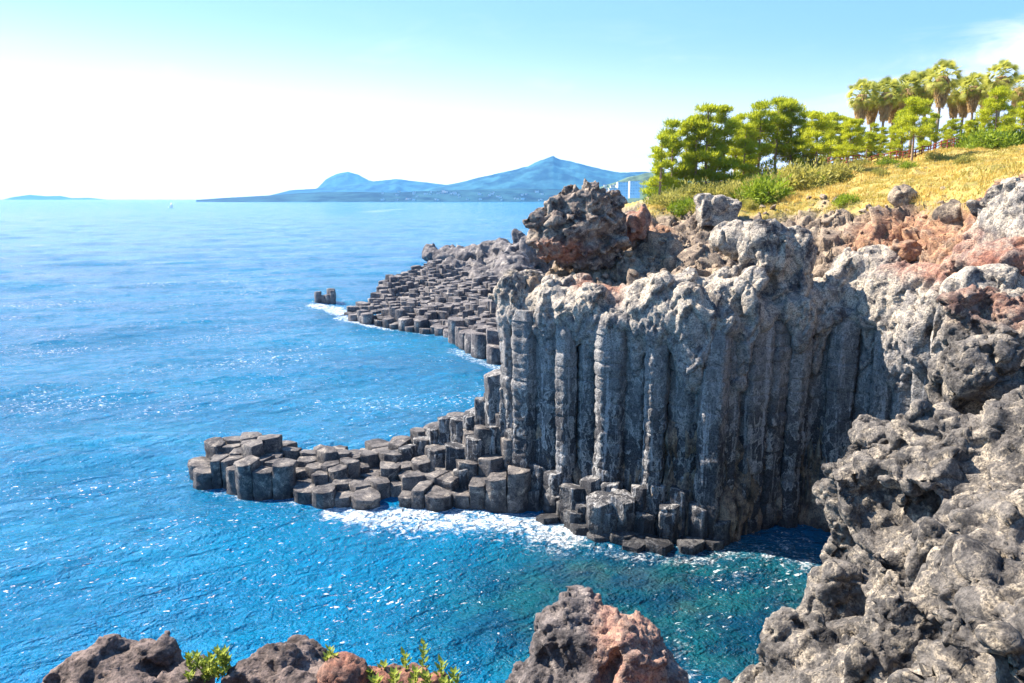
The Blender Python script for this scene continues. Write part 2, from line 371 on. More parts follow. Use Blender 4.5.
GRASS_LINE = [at(*q)[:2] for q in [(600, 200, 75), (640, 209, 62), (690, 226, 60), (735, 222, 60), (770, 222, 58), (830, 217, 57), (880, 204, 54), (930, 197, 51), (980, 188, 47), (1024, 181, 44), (1100, 175, 38)]]
GL = np.array(GRASS_LINE)
def grass_amt(x, y):
    """>0 on the grassy side of the rock line, in metres"""
    yl = np.interp(x / np.maximum(y, 1), GL[:, 0] / GL[:, 1], GL[:, 1]); return (y - yl) * .8
def land_h(X, Y):
    sd_ = polysd(LAND, X, Y) + 1.2
    h = HH(X, Y)
    k = np.maximum(sd_, 0)
    return h - np.where(k > 0, k * 7.0 + 0 * k, 0)
def taxis(segs):
    r = [segs[0][0]]
    for a, b, d0, d1 in segs:
        x = a
        while x < b:
            t = (x - a) / (b - a); x += d0 + (d1 - d0) * t; r.append(min(x, b))
    return np.unique(np.round(r, 4))
xs = taxis([(-6, 34, .15, .15), (34, 60, .2, .5), (60, 130, .5, 3)])
ys = taxis([(20, 32, 1, .3), (32, 66, .15, .15), (66, 95, .2, .4), (95, 190, .5, 4)])
X, Y = np.meshgrid(xs, ys, indexing='ij'); Z = land_h(X, Y)
Z = np.maximum(Z, -3)
V = np.stack([X, Y, Z], -1).reshape(-1, 3)
ga = grass_amt(V[:, 0], V[:, 1]) + 3.0 * fbm(V * np.array([.35, .35, 0]), 3, 5)
gm = sstep(-1.0, 1.5, ga) * (1 - sstep(-1.6, -.9, polysd(LAND, V[:, 0], V[:, 1])))
me = mesh_np('hillside', V, grid_faces(len(xs), len(ys)))
N = getn(me)
if N[:, 2].mean() < 0: me.flip_normals(); N = getn(me)
d_rock = craggy(V, .5, .55, .6, .14, 2.4, .08, 3)
d_grs = .75 * fbm(V * .3, 3, 9) + .30 * fbm(V * 1.1, 4, 12)
V2 = V + N * (d_rock * (1 - gm) + d_grs * gm)[:, None]
setv(me, V2)
# grass and red masks
def redmask(V, blobs):
    r = np.zeros(len(V))
    for c, rad in blobs: r = np.maximum(r, 1 - sstep(.55, 1.15, np.linalg.norm((V - c) / np.array(rad), axis=1)))
    return r
REDB = [(at(1000, 262, 38), (7, 8, 4)), (at(915, 240, 50), (5, 5, 2.5)), (at(1010, 225, 42), (8, 7, 4)), (at(650, 225, 57), (3, 3, 1.2))]
attr(me, 'red', redmask(V2, REDB) * .9 + .06 * (1 - gm)); attr(me, 'grass', gm)
def hill_mat():
    m = rock_mat('hillside', dark=(.08, .066, .06), mid=(.34, .27, .205), pale=(.62, .50, .35), red=(.44, .22, .13), paleamt=.6, wet=True)
    n = WN(m.node_tree); ns = m.node_tree.nodes; b = [x for x in ns if x.type == 'BSDF_PRINCIPLED'][0]
    old = b.inputs['Base Color'].links[0].from_socket
    g = n.n('ShaderNodeNewGeometry').outputs['Position']
    soil = n.mix(n.ramp(n.noise(g, .5, 6, .65), .35, .62), (.16, .17, .035), (.46, .36, .11))
    soil = n.mix(n.ramp(n.noise(g, 3.5, 5, .65), .4, .7), soil, (.30, .20, .08))
    n.set(b.inputs['Base Color'], n.mix(n.attr('grass'), old, soil)); return m
M['hill'] = hill_mat()
hill = link('hillside', me, M['hill']); tag(hill, 'hillside of brown rock rising to yellow grass above the basalt cliff', 'hillside', kind='structure')
from mathutils.bvhtree import BVHTree
def height_lookup(me):
    co = getv(me)
    tri = BVHTree.FromPolygons([Vector(c) for c in co], [tuple(p.vertices) for p in me.polygons]) ; return tri
HB = height_lookup(me)
def ground(x, y, dflt=22.0):
    h = HB.ray_cast(Vector((x, y, 80)), Vector((0, 0, -1))); return h[0].z if h[0] is not None else dflt
def pixg(px, py):
    d = Vector(ray(px, py)); h = HB.ray_cast(Vector((0, 0, CH)), d.normalized()); return np.array(h[0]) if h[0] is not None else None
print('hill', time.time() - T0)
# ------------------------------------------------------------------ columnar cliff
def ring_poly(sides, K, rnd, jit=.25, rnd_it=2):
    a = (np.arange(sides) + (rnd.random(sides) - .5) * jit * 2) / sides * 2 * math.pi + rnd.random() * 6.28
    P = np.stack([np.cos(a), np.sin(a)], 1) * (1 + (rnd.random((sides, 1)) - .5) * .18)
    return resample(P, K, rnd_it)
def resample(P, K, rnd_it=2, corner=.16):
    n = len(P); E = np.hypot(*(np.roll(P, -1, 0) - P).T); P = P[E > .08 * E.mean()]; n = len(P)
    Q = np.concatenate([P, P[:1]]); out = []
    E = np.hypot(*np.diff(Q, axis=0).T); cnt = np.maximum(3, np.round(K * E / E.sum()).astype(int))
    while cnt.sum() > K: cnt[np.argmax(cnt)] -= 1
    while cnt.sum() < K: cnt[np.argmax(E / cnt)] += 1
    for i in range(n):
        t = np.linspace(corner * .5, 1 - corner * .5, cnt[i]); out.append(Q[i] + (Q[i + 1] - Q[i]) * t[:, None])
    R = np.concatenate(out)
    for _ in range(max(0, rnd_it - 1)): R = .6 * R + .2 * (np.roll(R, 1, 0) + np.roll(R, -1, 0))
    return R
def column_np(poly, cx, cy, z0, z1, rnd, dz=.25, joint=1.0, notch=.06, lean=(0, 0), amp=.08, bevel=.10, tilt=(0, 0), flare=0, nf=2.2, bump2=.03):
    K = len(poly); nr = max(3, int((z1 - z0) / dz)); zs = np.linspace(z0, z1 - bevel, nr)
    R = float(np.mean(np.hypot(poly[:, 0], poly[:, 1]))); js = joint * (.8 + .4 * rnd.random()); ph = rnd.random() * js
    nj = int((z1 - z0) / js) + 3; jr = 1 + (rnd.random(nj) - .5) * .07; jo = (rnd.random((nj, 2)) - .5) * .08 * R
    rings = []; seed = int(rnd.random() * 9999)
    for z in zs:
        u = (z - z0 + ph) / js; k = int(u); fr = u - k
        s = jr[k] * (1 - notch * (math.exp(-(fr / .07) ** 2) + math.exp(-((1 - fr) / .07) ** 2)) + notch * .25 * math.sin(math.pi * fr))
        h = (z - z0) / max(.01, z1 - z0); s *= 1 + flare * max(0, h - .6) / .4
        rings.append(np.column_stack([poly * s + jo[k], np.full(K, z)]))
    for s, dzz in ((.985, -bevel * .45), (.90, -bevel * .05), (.62, 0), (.3, .01)):
        rings.append(np.column_stack([poly * s * jr[k] + jo[k], np.full(K, z1 + dzz)]))
    V = np.concatenate(rings); h = (V[:, 2] - z0)
    V[:, 0] += cx + lean[0] * h; V[:, 1] += cy + lean[1] * h
    up = sstep(z1 - .8, z1, V[:, 2]); V[:, 2] += up * ((V[:, 0] - cx) * tilt[0] + (V[:, 1] - cy) * tilt[1])
    nr = len(rings); dirv = V[:, :2] - np.array([cx, cy]) - np.outer(h, lean); dirv /= np.maximum(np.linalg.norm(dirv, axis=1), .05)[:, None]
    dsp = amp * fbm(V * np.array([nf, nf, nf * .7]), 3, seed, ridged=False) + bump2 * fbm(V * 6, 2, seed + 3)
    V[:, :2] += dirv * dsp[:, None]; V[:, 2] += up * amp * .5 * vnoise(V * 1.7, seed + 9)
    top = V[-K:].mean(0); bot = V[:K].mean(0); V = np.concatenate([V, [top], [bot]]); ti, bi = len(V) - 2, len(V) - 1
    k = np.arange(K); k2 = (k + 1) % K; Q = []
    for r in range(nr - 1): Q.append(np.stack([r * K + k, r * K + k2, (r + 1) * K + k2, (r + 1) * K + k], 1))
    T = np.concatenate([np.stack([(nr - 1) * K + k, (nr - 1) * K + k2, np.full(K, ti)], 1), np.stack([k2, k, np.full(K, bi)], 1)])
    return V, np.concatenate(Q), T
def add_col(parent, mat, args, kw, name='basalt_column'):
    V, Q, T = column_np(*args, **kw); me = mesh_np(name, V, [Q, T]); me.set_sharp_from_angle(angle=math.radians(34)); return link(name, me, mat, parent)
cliff = empty('basalt_cliff', (11, 47, 0)); tag(cliff, 'tall sea cliff of fluted grey basalt columns under a lumpy lava cap', 'cliff')
rnd = np.random.default_rng(21)
total = cum[-1]; s = -.2; SL = []
while s < total:
    wcol = 1.35 + rnd.random() * .65
    SL.append((s + wcol / 2, wcol)); s += wcol * .93
for i, (s, wc) in enumerate(SL):
    p, nrm = fl(s); px_, _ = sxy((p[0], p[1], 8))
    out = (rnd.random() - .5) * 1.2 + (.5 if i % 2 else -.2)
    c = p + nrm * (out - .1)
    ztop = 14.0 + rnd.random() * 1.4; ztop = min(ztop, 14.2) if 660 < px_ < 730 else ztop
    pol = ring_poly(6 if rnd.random() < .6 else 5, 34, rnd, .22, 2) * wc * .555
    add_col(cliff, M['column'], (pol, c[0], c[1], -1.5, ztop, rnd), dict(dz=.11, joint=.95, notch=.07, lean=tuple((rnd.random(2) - .5) * .02 + np.array(nrm) * .01), amp=.13, flare=.12, nf=1.1, bump2=.05, bevel=.7))
for i, (s, wc) in enumerate(SL[::1]):      # second row closes the gaps behind
    p, nrm = fl(s + wc * .5); c = p - nrm * 1.9
    pol = ring_poly(6, 20, rnd, .2, 2) * wc * .66
    add_col(cliff, M['column'], (pol, c[0], c[1], -1.5, 14.0, rnd), dict(dz=.3, joint=1.1, notch=.05, amp=.12))
# lava cap that sits on the columns
bm = bmesh.new()
for i, (s, wc) in enumerate(SL):
    p, nrm = fl(s); px_, _ = sxy((p[0], p[1], 14)); zt = HH(p[0], p[1])
    zc = float(zt) - 1.4 + rnd.random() * .6
    hz = 1.3 + 1.7 * rnd.random() ** 2
    c = p + nrm * (-.1 + rnd.random() * .5)
    lump(bm, (c[0], c[1], zc), (wc * (.62 + .4 * rnd.random()), 1.45, hz), rot=math.atan2(nrm[1], nrm[0]) + math.pi / 2)
    if rnd.random() < .45: cd_ = p + nrm * .35; lump(bm, (cd_[0], cd_[1], zc - .8 - 1.3 * rnd.random()), (wc * .46, .8, 1.9 + rnd.random()), rot=math.atan2(nrm[1], nrm[0]) + math.pi / 2)
    c2 = p - nrm * 1.7; lump(bm, (c2[0], c2[1], zc + .5), (wc * 1.0, 1.7, 1.9))
def pl(px, py, Y, r, rot=0, tilt=0): lump(bm, at(px, py, Y), r, rot, 3, tilt)
pl(520, 300, 52.8, (2.0, 1.5, 1.1), -.5); pl(512, 305, 53, (1.3, 1.3, 1.0)); pl(499, 296, 53, (.8, 1.0, .8)); pl(545, 310, 51, (1.4, 1.2, 1.7)); pl(580, 300, 50, (1.7, 1.4, 1.5)); pl(606, 320, 49, (1.1, 1.1, 1.6)); pl(512, 345, 52.6, (.8, .9, 2.2))
pl(652, 340, 46.8, (1.45, 1.1, 2.1)); pl(640, 300, 48, (1.6, 1.4, 1.5)); pl(695, 355, 44.9, (1.6, 1.2, 2.4), 0, .15); pl(715, 320, 45.6, (1.5, 1.3, 1.6))
pl(675, 290, 47.5, (2.2, 1.6, 1.5)); pl(693, 312, 45.6, (1.3, 1.3, 1.6)); pl(665, 312, 46.8, (1.3, 1.2, 1.4)); pl(725, 300, 45.4, (1.3, 1.3, 1.5)); pl(750, 300, 45.2, (1.4, 1.2, 2.4)); pl(765, 255, 47, (1.7, 1.5, 2.3)); pl(795, 265, 47.2, (1.2, 1.3, 2.6)); pl(800, 320, 45.9, (.9, .9, 2.4)); pl(740, 240, 49, (2.0, 1.8, 1.2))
pl(840, 290, 47.6, (2.0, 1.6, 1.2)); pl(890, 300, 45.2, (1.8, 1.5, 2.3)); pl(905, 345, 43.2, (1.2, 1.3, 2.8)); pl(930, 330, 41, (1.3, 1.3, 2.8)); pl(870, 270, 48, (2.4, 2, 1.4)); pl(960, 340, 36.5, (1.3, 1.4, 2.6)); pl(935, 290, 43, (2, 2, 1.6)); pl(985, 300, 35.5, (2, 2, 1.8))
me = bm_mesh(bm)
def capd(v):
    r = craggy(v, .4, .42, .42, .05, 2.2, .05, 77, (1, 1, .3), .3)
    holes = [(at(552, 314, 50.4), .75), (at(774, 300, 44.6), 1.0), (at(680, 262, 47), .8), (at(706, 300, 44.5), .6)]
    for c, rr in holes: r = r - 1.2 * rr * np.exp(-(np.linalg.norm((v - c) * np.array([1, .6, .8]), axis=1) / rr) ** 4)
    return r
me = rockmesh(me, .25, lambda v: .75 * capd(v), .10, lambda v: craggy(v, 0, .13, 1.1, .12, 3.0, .05, 79, (1, 1, .6), .7))
V = getv(me); attr(me, 'red', redmask(V, [(at(600, 285, 50), (2.2, 2, 1.6)), (at(612, 300, 49), (1.0, 2, 2.0)), (at(950, 255, 42), (5, 5, 2))] ) * .8)
link('lava_cap', me, M['cap'], cliff)
STEP = [(497, 372, 500, 52.9, 25), (509, 388, 510, 52.0, 22), (523, 402, 515, 51.3, 22), (485, 398, 500, 53.6, 20), (472, 412, 490, 54.2, 20), (459, 418, 480, 54.6, 17), (446, 417, 478, 55.2, 17), (433, 428, 470, 55.4, 16), (421, 438, 470, 55.4, 16), (492, 426, 505, 52.2, 20), (476, 437, 508, 51.9, 24), (456, 445, 505, 52.4, 24), (463, 468, 512, 51.2, 24), (438, 450, 500, 53.2, 22), (515, 428, 512, 50.9, 20), (532, 436, 515, 50.3, 22), (408, 446, 480, 54.6, 18)]
print('cliff', time.time() - T0, len(me.vertices))
# low columns broken off at the foot of the cliff: part of the same cliff
BASE = [(556, 492, 524, 48.2, 22), (566, 500, 528, 47.4, 20), (583, 502, 536, 46.0, 20), (612, 512, 548, 44.6, 22), (645, 512, 550, 44.4, 20), (680, 488, 545, 44.4, 20), (700, 505, 548, 43.8, 22), (720, 520, 550, 43.6, 22), (535, 488, 520, 49.2, 20), (500, 478, 516, 50.9, 20),
        (540, 462, 518, 49.6, 24), (556, 470, 521, 48.6, 24), (524, 450, 512, 50.6, 22), (507, 470, 516, 50.8, 24), (574, 486, 528, 46.9, 30), (592, 478, 530, 46.6, 22), (600, 498, 545, 44.9, 30), (623, 496, 548, 44.6, 26), (611, 482, 530, 46.0, 22),
        (640, 486, 545, 45.0, 20), (657, 484, 540, 44.9, 20), (668, 505, 545, 44.0, 22), (636, 538, 556, 43.4, 34), (660, 540, 557, 43.0, 30), (600, 530, 550, 44.6, 30), (583, 522, 545, 45.3, 30), (690, 540, 560, 42.8, 28), (712, 538, 556, 43.3, 26), (548, 515, 532, 47.0, 26), (700, 520, 545, 44.0, 26), (622, 530, 552, 44.0, 26),
        (575, 510, 540, 46.0, 26), (520, 500, 522, 49.4, 26), (488, 490, 514, 51.2, 26)]
for (px, pt, pb, Yd, wp) in BASE + STEP:
    top = at(px, pt, Yd + .4); r = wp / 2 / FPX * Yd * 1.12
    pol = ring_poly(5 if rnd.random() < .5 else 6, 26, rnd, .2, 1) * r
    add_col(cliff, M['column'], (pol, top[0], top[1], -1.5, max(.35, top[2]), rnd), dict(dz=.16, joint=.9, notch=.05, amp=.10, bevel=.08, tilt=tuple((rnd.random(2) - .5) * .45)), 'broken_column')
# ------------------------------------------------------------------ low platform of column tops
def voronoi_cells(seeds, shrink, rad):
    out = []
    for i, s in enumerate(seeds):
        d = np.hypot(seeds[:, 0] - s[0], seeds[:, 1] - s[1]); idx = np.argsort(d)[1:12]
        P = [(s[0] + rad * math.cos(a), s[1] + rad * math.sin(a)) for a in np.linspace(0, 2 * math.pi, 12, endpoint=False)]
        for j in idx:
            if d[j] > 2.2 * rad: continue
            m = (s + seeds[j]) / 2; nx, ny = (seeds[j] - s) / d[j]; m = m - np.array([nx, ny]) * shrink; Q = []
            for a in range(len(P)):
                p, q = P[a], P[(a + 1) % len(P)]
                dp = (p[0] - m[0]) * nx + (p[1] - m[1]) * ny; dq = (q[0] - m[0]) * nx + (q[1] - m[1]) * ny
                if dp <= 0: Q.append(p)
                if dp * dq < 0:
                    t = dp / (dp - dq); Q.append((p[0] + (q[0] - p[0]) * t, p[1] + (q[1] - p[1]) * t))
            P = Q
            if len(P) < 3: break
        if len(P) >= 3: out.append((i, np.array(P)))
    return out
def seeds_in(poly, sp, rnd, jit=.32, margin=0):
    P = np.array(poly); x0, y0 = P.min(0) - sp; x1, y1 = P.max(0) + sp; r = []
    y = y0; k = 0
    while y < y1:
        x = x0 + (k % 2) * sp / 2
        while x < x1:
            r.append((x + (rnd.random() - .5) * 2 * jit * sp, y + (rnd.random() - .5) * 2 * jit * sp)); x += sp
        y += sp * .87; k += 1
    r = np.array(r); return r[polysd(P, r[:, 0], r[:, 1]) < -margin]
plat = empty('columnar_platform', (-11, 52, 0)); tag(plat, 'low tongue of broken basalt column tops reaching into the sea from the cliff foot', 'rock platform')
PP = [on_z(x, y)[:2] for x, y in [(202, 484), (240, 494), (290, 500), (335, 512), (375, 515), (430, 512), (480, 512), (520, 512)]] + [np.array(p) for p in [(1.5, 51.5), (.5, 56.5), (-3, 57.5)]] + [on_z(x, y, z)[:2] for x, y, z in [(450, 440, 1.5), (400, 452, 1.5), (330, 455, 1.2), (290, 458, 1.2), (228, 450, 1.2), (196, 471, .5)]]
sds = seeds_in(PP, 1.36, rnd, .30, .05)
PH = [(205, 478, .8), (222, 462, 2.0), (240, 461, 2.2), (245, 440, 3.6), (268, 438, 3.6), (256, 436, 3.9), (236, 448, 2.6), (262, 462, 1.9), (290, 462, 1.7), (310, 480, 1.5), (328, 446, 3.0), (350, 455, 1.5), (340, 500, 1.0), (365, 490, 1.2), (380, 505, .7), (345, 470, 1.6), (390, 465, 1.5), (410, 470, 1.8), (385, 448, 1.9), (430, 432, 3.4),
      (410, 500, .8), (400, 455, 2.4), (430, 475, 2.0), (425, 485, 1.9), (455, 425, 4.4), (440, 445, 3.2), (455, 495, 1.1), (450, 465, 2.4), (475, 415, 5.4), (480, 455, 3.6), (493, 440, 4.5), (470, 440, 3.8), (500, 380, 8.6), (510, 400, 7.4), (495, 400, 7.0), (520, 420, 6.2), (505, 450, 4.2), (515, 470, 3.4), (490, 480, 2.2), (370, 462, 1.7), (306, 452, 1.3)]
PHW = np.array([list(on_z(px, py, z)[:2]) + [z] for px, py, z in PH])
def ph(x, y):
    d = np.hypot(PHW[:, 0] - x, PHW[:, 1] - y); w_ = 1 / (d + .25) ** 3.2; return float((w_ * PHW[:, 2]).sum() / w_.sum())
for i, P in voronoi_cells(sds, .02, 1.15):
    c = P.mean(0); h = ph(c[0], c[1]) + (rnd.random() - .5) * 1.1 + (.9 if rnd.random() < .08 else 0)
    if c[0] > -9: h += (rnd.random() - .4) * .9
    h = max(.35, h); pol = resample(P - c, 24, 1, .07)
    add_col(plat, M['plat'], (pol, c[0], c[1], -1.5, h, rnd), dict(dz=.2, joint=.8, notch=.03, amp=.07, bevel=.05, tilt=tuple((rnd.random(2) - .5) * .22), lean=tuple((rnd.random(2) - .5) * .03)))
print('plat', len(plat.children))
# boulder at the tip
def boulder(name, c, r, seed, mat, label, cat='rock', group=None, voxel=.1, big=.25, block=.2, bs=1.0, pit=.05, ps=3, fine=.03, rot=0, red=None, extra=None, parent=None, box=False, tilt=0):
    bm = bmesh.new(); c = np.array(c, float); r = np.array(r, float)
    (boxy if box else lump)(bm, c, r, rot, tilt=tilt)
    if extra:
        for dc, dr, ro in extra: lump(bm, c + np.array(dc), dr, ro)
    me = rockmesh(bm_mesh(bm), voxel, lambda v: craggy(v, big, block, bs, pit, ps, fine, seed), voxel * .8, lambda v: fine * fbm(v / r.min() * 4, 3, seed + 2), sm=5 if box else 2)
    V = getv(me); attr(me, 'red', redmask(V, red) if red else np.zeros(len(V)))
    o = link(name, me, mat, loc=(c[0], c[1], c[2] - r[2])); tag(o, label, cat, group); return o
# ------------------------------------------------------------------ sea stack
stack = empty('sea_stack', tuple(on_z(325, 304))); tag(stack, 'small dark basalt stack standing alone in the sea off the far headland', 'sea stack')
for px, pt, wd in [(318.5, 291.5, 6), (323.5, 295, 6), (328, 294.5, 6), (331.5, 288.5, 7), (333, 290, 6), (326, 298, 6)]:
    b = on_z(px, 304 - (0 if wd == 6 else 1)); z = at(px, pt, b[1])[2]; r = wd / FPX * b[1] * .62
    add_col(stack, M['far'], (ring_poly(5, 14, rnd, .2, 1) * r, b[0], b[1], -1, z, rnd), dict(dz=.5, amp=.15, bevel=.2), 'basalt_column')
# ------------------------------------------------------------------ far headland
head = empty('columnar_headland', (-12, 150, 0)); tag(head, 'distant rocky headland paved with hundreds of small basalt column tops', 'headland')
HP = [on_z(x, y)[:2] for x, y in [(345, 318), (362, 325), (385, 328), (412, 331), (442, 337), (470, 352), (498, 366)]] + [np.array(p) for p in [(8, 96), (16, 130), (16, 215)]] + [on_z(*q)[:2] for q in [(432, 262, 4.5), (405, 276, 3.4), (380, 293, 2.2), (358, 309, .8)]]
sds = seeds_in(HP, 1.7, rnd, .32)
HC = [(348, 315, .9), (365, 318, 2.0), (385, 318, 2.0), (410, 318, 2.4), (372, 300, 2.0), (400, 300, 2.6), (400, 282, 3.2), (430, 315, 1.8), (440, 325, 1.8), (450, 330, 1.8), (435, 300, 2.6), (440, 270, 4.6), (460, 335, 2.2), (480, 350, 1.6), (490, 352, 2.0), (480, 320, 3.2), (500, 340, 3.0), (470, 290, 4.6), (500, 300, 5.5), (500, 275, 7)]
HW = np.array([list(on_z(px, py, z)[:2]) + [z] for px, py, z in HC])
def hh(x, y):
    d = np.hypot(HW[:, 0] - x, HW[:, 1] - y); w_ = 1 / (d + 2) ** 2.5; return float((w_ * HW[:, 2]).sum() / w_.sum())
cells = voronoi_cells(sds, .05, 1.45); built = []
for i, P in cells:
    c = P.mean(0)
    if sxy((c[0], c[1], 3))[0] > 560: continue
    st = vnoise(np.array([[c[0] * .12, c[1] * .10, 1.]]), 3)[0]
    st2 = vnoise(np.array([[c[0] * .3, c[1] * .2, 7.]]), 8)[0]; h = max(.3, hh(c[0], c[1]) + (rnd.random() - .5) * 1.5 + st * 1.5 + st2 * 1.2); built.append((c[1], P, c, h))
built.sort(key=lambda q: q[0]); rest = []
for k, (_, P, c, h) in enumerate(built):
    pol = resample(P - c, 14, 0); arg = (pol, c[0], c[1], -1.5, h, rnd); kw = dict(dz=.8, joint=1.2, notch=.02, amp=.08, bevel=.16, tilt=tuple((rnd.random(2) - .5) * .25))
    if k < 99: add_col(head, M['far'], arg, kw)
    else: rest.append(column_np(*arg, **kw))
off = 0; VV = []; QQ = []; TT = []
for V, Q, T in rest: VV.append(V); QQ.append(Q + off); TT.append(T + off); off += len(V)
me = mesh_np('basalt_columns', np.concatenate(VV), [np.concatenate(QQ), np.concatenate(TT)]); me.set_sharp_from_angle(angle=math.radians(34)); o = link('basalt_columns', me, M['far'], head); o['kind'] = 'stuff'
# jagged ridge behind the headland
bm = bmesh.new()
for px, py, Yd, r in [(436, 256, 215, (4, 6, 4)), (446, 252, 216, (5, 6, 4.5)), (460, 254, 215, (5, 6, 3.6)), (475, 253, 212, (6, 6, 3.6)), (492, 251, 210, (5, 6, 4)), (505, 250, 205, (5, 8, 5)), (520, 246, 200, (6, 8, 5.5)), (535, 246, 195, (6, 8, 6)), (512, 266, 170, (5, 8, 4)), (492, 272, 175, (5, 8, 3)), (470, 266, 190, (7, 8, 2.2)), (525, 285, 140, (4, 8, 4)), (505, 290, 150, (5, 6, 2.4)), (545, 300, 125, (5, 10, 4)), (450, 268, 200, (6, 7, 1.8))]:
    p = at(px, py, Yd); p[2] -= r[2] * .5; lump(bm, p, r); boxy(bm, (p[0], p[1], p[2] / 2), (r[0] * .8, r[1] * .8, p[2] / 2 + .5))
me = rockmesh(bm_mesh(bm), .7, lambda v: craggy(v, 1.2, 1.6, .22, .3, .8, .2, 31), .4, lambda v: .25 * fbm(v * 1.0, 3, 6, ridged=True))
link('rock_ridge', me, M['far'], head)
print('headland', len(built), time.time() - T0)
# ------------------------------------------------------------------ big lava rock on the cliff top
bm = bmesh.new(); p0 = at(588, 226, 54.5)
for px, py, r in [(580, 226, (3.4, 2.6, 2.9)), (556, 222, (2.2, 2.2, 2.6)), (596, 208, (2.5, 2.3, 2.3)), (610, 236, (1.8, 2.2, 1.8)), (582, 197, (2.1, 1.8, 1.4)), (547, 238, (1.5, 1.7, 1.9)), (572, 250, (2.4, 2.0, 1.5)), (600, 250, (2.0, 2, 1.4))]:
    lump(bm, at(px, py + 3, 54.5), tuple(k * .86 for k in r))
me = rockmesh(bm_mesh(bm), .25, lambda v: craggy(v, .4, .55, .6, .2, 2.0, .08, 91, (1, 1, 1.5)), .11, lambda v: .3 * craggy(v, .1, .5, 1.1, .3, 3.2, .1, 92))
V = getv(me); attr(me, 'red', redmask(V, [(at(558, 252, 53), (2.4, 3, 1.1))]) * .9 + .1)
o = link('lava_rock', me, M['dark'], loc=(p0[0], p0[1], p0[2] - 3)); tag(o, 'huge dark lava rock with a red underside at the left end of the cliff top', 'rock')
# brown rock joining it on the right
boulder('lava_rock', at(634, 228, 56), (1.2, 1.3, 1.25), 95, M['cap'], 'smaller brown rock against the right side of the huge dark one', voxel=.13, block=.4, bs=.9, big=.4, red=[(at(640, 226, 55), (2, 2, 2))])
o = boulder('boulder', at(717, 212, 58.0), (1.45, 1.2, 1.15), 97, M['cap'], 'rounded grey boulder at the lower edge of the yellow grass', voxel=.1, big=.3, block=.2, bs=.7, box=True)
for k, (px, py, Yd, r, lab) in enumerate([
    (680, 226, 59, .9, 'pale pitted rock just left of the rounded grey boulder'), (748, 228, 57, 1.0, 'dark jagged rock just right of the rounded grey boulder'),
    (800, 216, 56, 1.1, 'brown rock at the grass edge, above the tall pale crest of the cliff'), (835, 220, 55, 1.0, 'reddish brown rock at the middle of the grass edge'),
    (905, 206, 53, 1.2, 'grey brown rock where the grass narrows towards the red slope'), (868, 213, 54, .8, 'small tan rock between the brown rocks at the grass edge'), (955, 205, 48, 1.1, 'grey rock below the dark outcrop on the right of the slope')]):
    p = at(px, py, Yd); boulder('boulder', (p[0], p[1], ground(p[0], p[1], p[2]) - r * .1), (r, r * .8, r * .7), 110 + k, M['tan'] if k != 1 else M['dark'], lab, group='rocks along the grass edge', voxel=.12, block=.3, bs=1.0, big=.3, rot=k)
o = boulder('lava_outcrop', at(1012, 197, 41.5), (1.2, 1.2, 1.0), 131, M['dark'], 'dark jagged lava outcrop above the red slope at the right edge', voxel=.11, block=.6, bs=.8, big=.5, extra=[((-1.0, 0, -.5), (.8, 1.0, .7), 0), ((1.3, 0, .4), (1.1, 1.2, .9), 0)])
o = boulder('red_boulder', at(1008, 264, 36.5), (1.9, 1.7, 1.3), 133, M['cap'], 'big smooth reddish boulder at the right edge above the pitted crag', voxel=.1, block=.18, bs=.6, big=.3, red=[(at(1008, 264, 36.5), (9, 9, 9))])
for k, (px, py, Yd, r, lab) in enumerate([(905, 250, 47, 1.0, 'upright red brown rock in the middle of the rubble slope'), (955, 262, 42, .8, 'flat brown rock left of the big smooth reddish boulder'), (975, 240, 41.5, .9, 'reddish rock above and left of the big smooth reddish boulder'), (862, 262, 49.5, .9, 'dark brown rock under the middle of the rubble slope')]):
    p = at(px, py, Yd); boulder('boulder', p, (r, r * .8, r * .75), 140 + k, M['tan'], lab, group='rocks on the rubble slope', voxel=.1, block=.35, bs=1.0, big=.3, rot=k, red=[(p, (9, 9, 9))])
# ------------------------------------------------------------------ crag on the right
CP = [at_t(*q) for q in [(835, 470, 27), (838, 510, 25.5), (846, 545, 24.5), (840, 590, 22.5), (765, 628, 21.5), (705, 668, 20.2), (775, 660, 20), (900, 432, 27.5), (945, 397, 28.5), (962, 360, 30), (985, 312, 31), (1024, 300, 31.5), (1024, 380, 26), (1000, 340, 29), (960, 460, 24.5), (900, 540, 21.5), (1024, 460, 21), (950, 560, 18.8), (1024, 560, 15),
    (900, 640, 16.8), (820, 665, 18.7), (1024, 640, 11.8), (950, 683, 12.7), (870, 683, 15.5), (1024, 683, 10.5), (895, 480, 25)]]
CP += [np.array(q, float) for q in [(25, 20, 18.6), (27, 32, 19.5), (32, 30, 21), (14, 8, 18.8), (20, 5, 20.4), (9, 3, 19.2), (35, 12, 22), (6, 9, 13), (5, 14, 10)]]
CH_ = RBF(CP, .1)
CO = [at_t(*q)[:2] for q in [(828, 470, 27.4), (822, 510, 26), (832, 550, 24.8), (782, 600, 22.8), (722, 640, 21.6), (650, 690, 20)]] + [np.array(q, float) for q in [(4.2, 14), (4.4, 10), (4.5, 5), (4, -6), (45, -6), (45, 36), (26.5, 36)]] + [at_t(*q)[:2] for q in [(1000, 295, 33), (985, 318, 32), (962, 370, 30.5), (942, 398, 29.2), (890, 430, 28.6)]]
def crag_h(X, Y):
    sd_ = polysd(CO, X, Y) + .8; h = CH_(X, Y) - .25; return h - np.maximum(sd_, 0) * 5.0
me = hf_solid(np.arange(-1, 45.1, .25), np.arange(-5.5, 37, .25), crag_h, -1.5)
bm = bmesh.new(); bm.from_mesh(me)
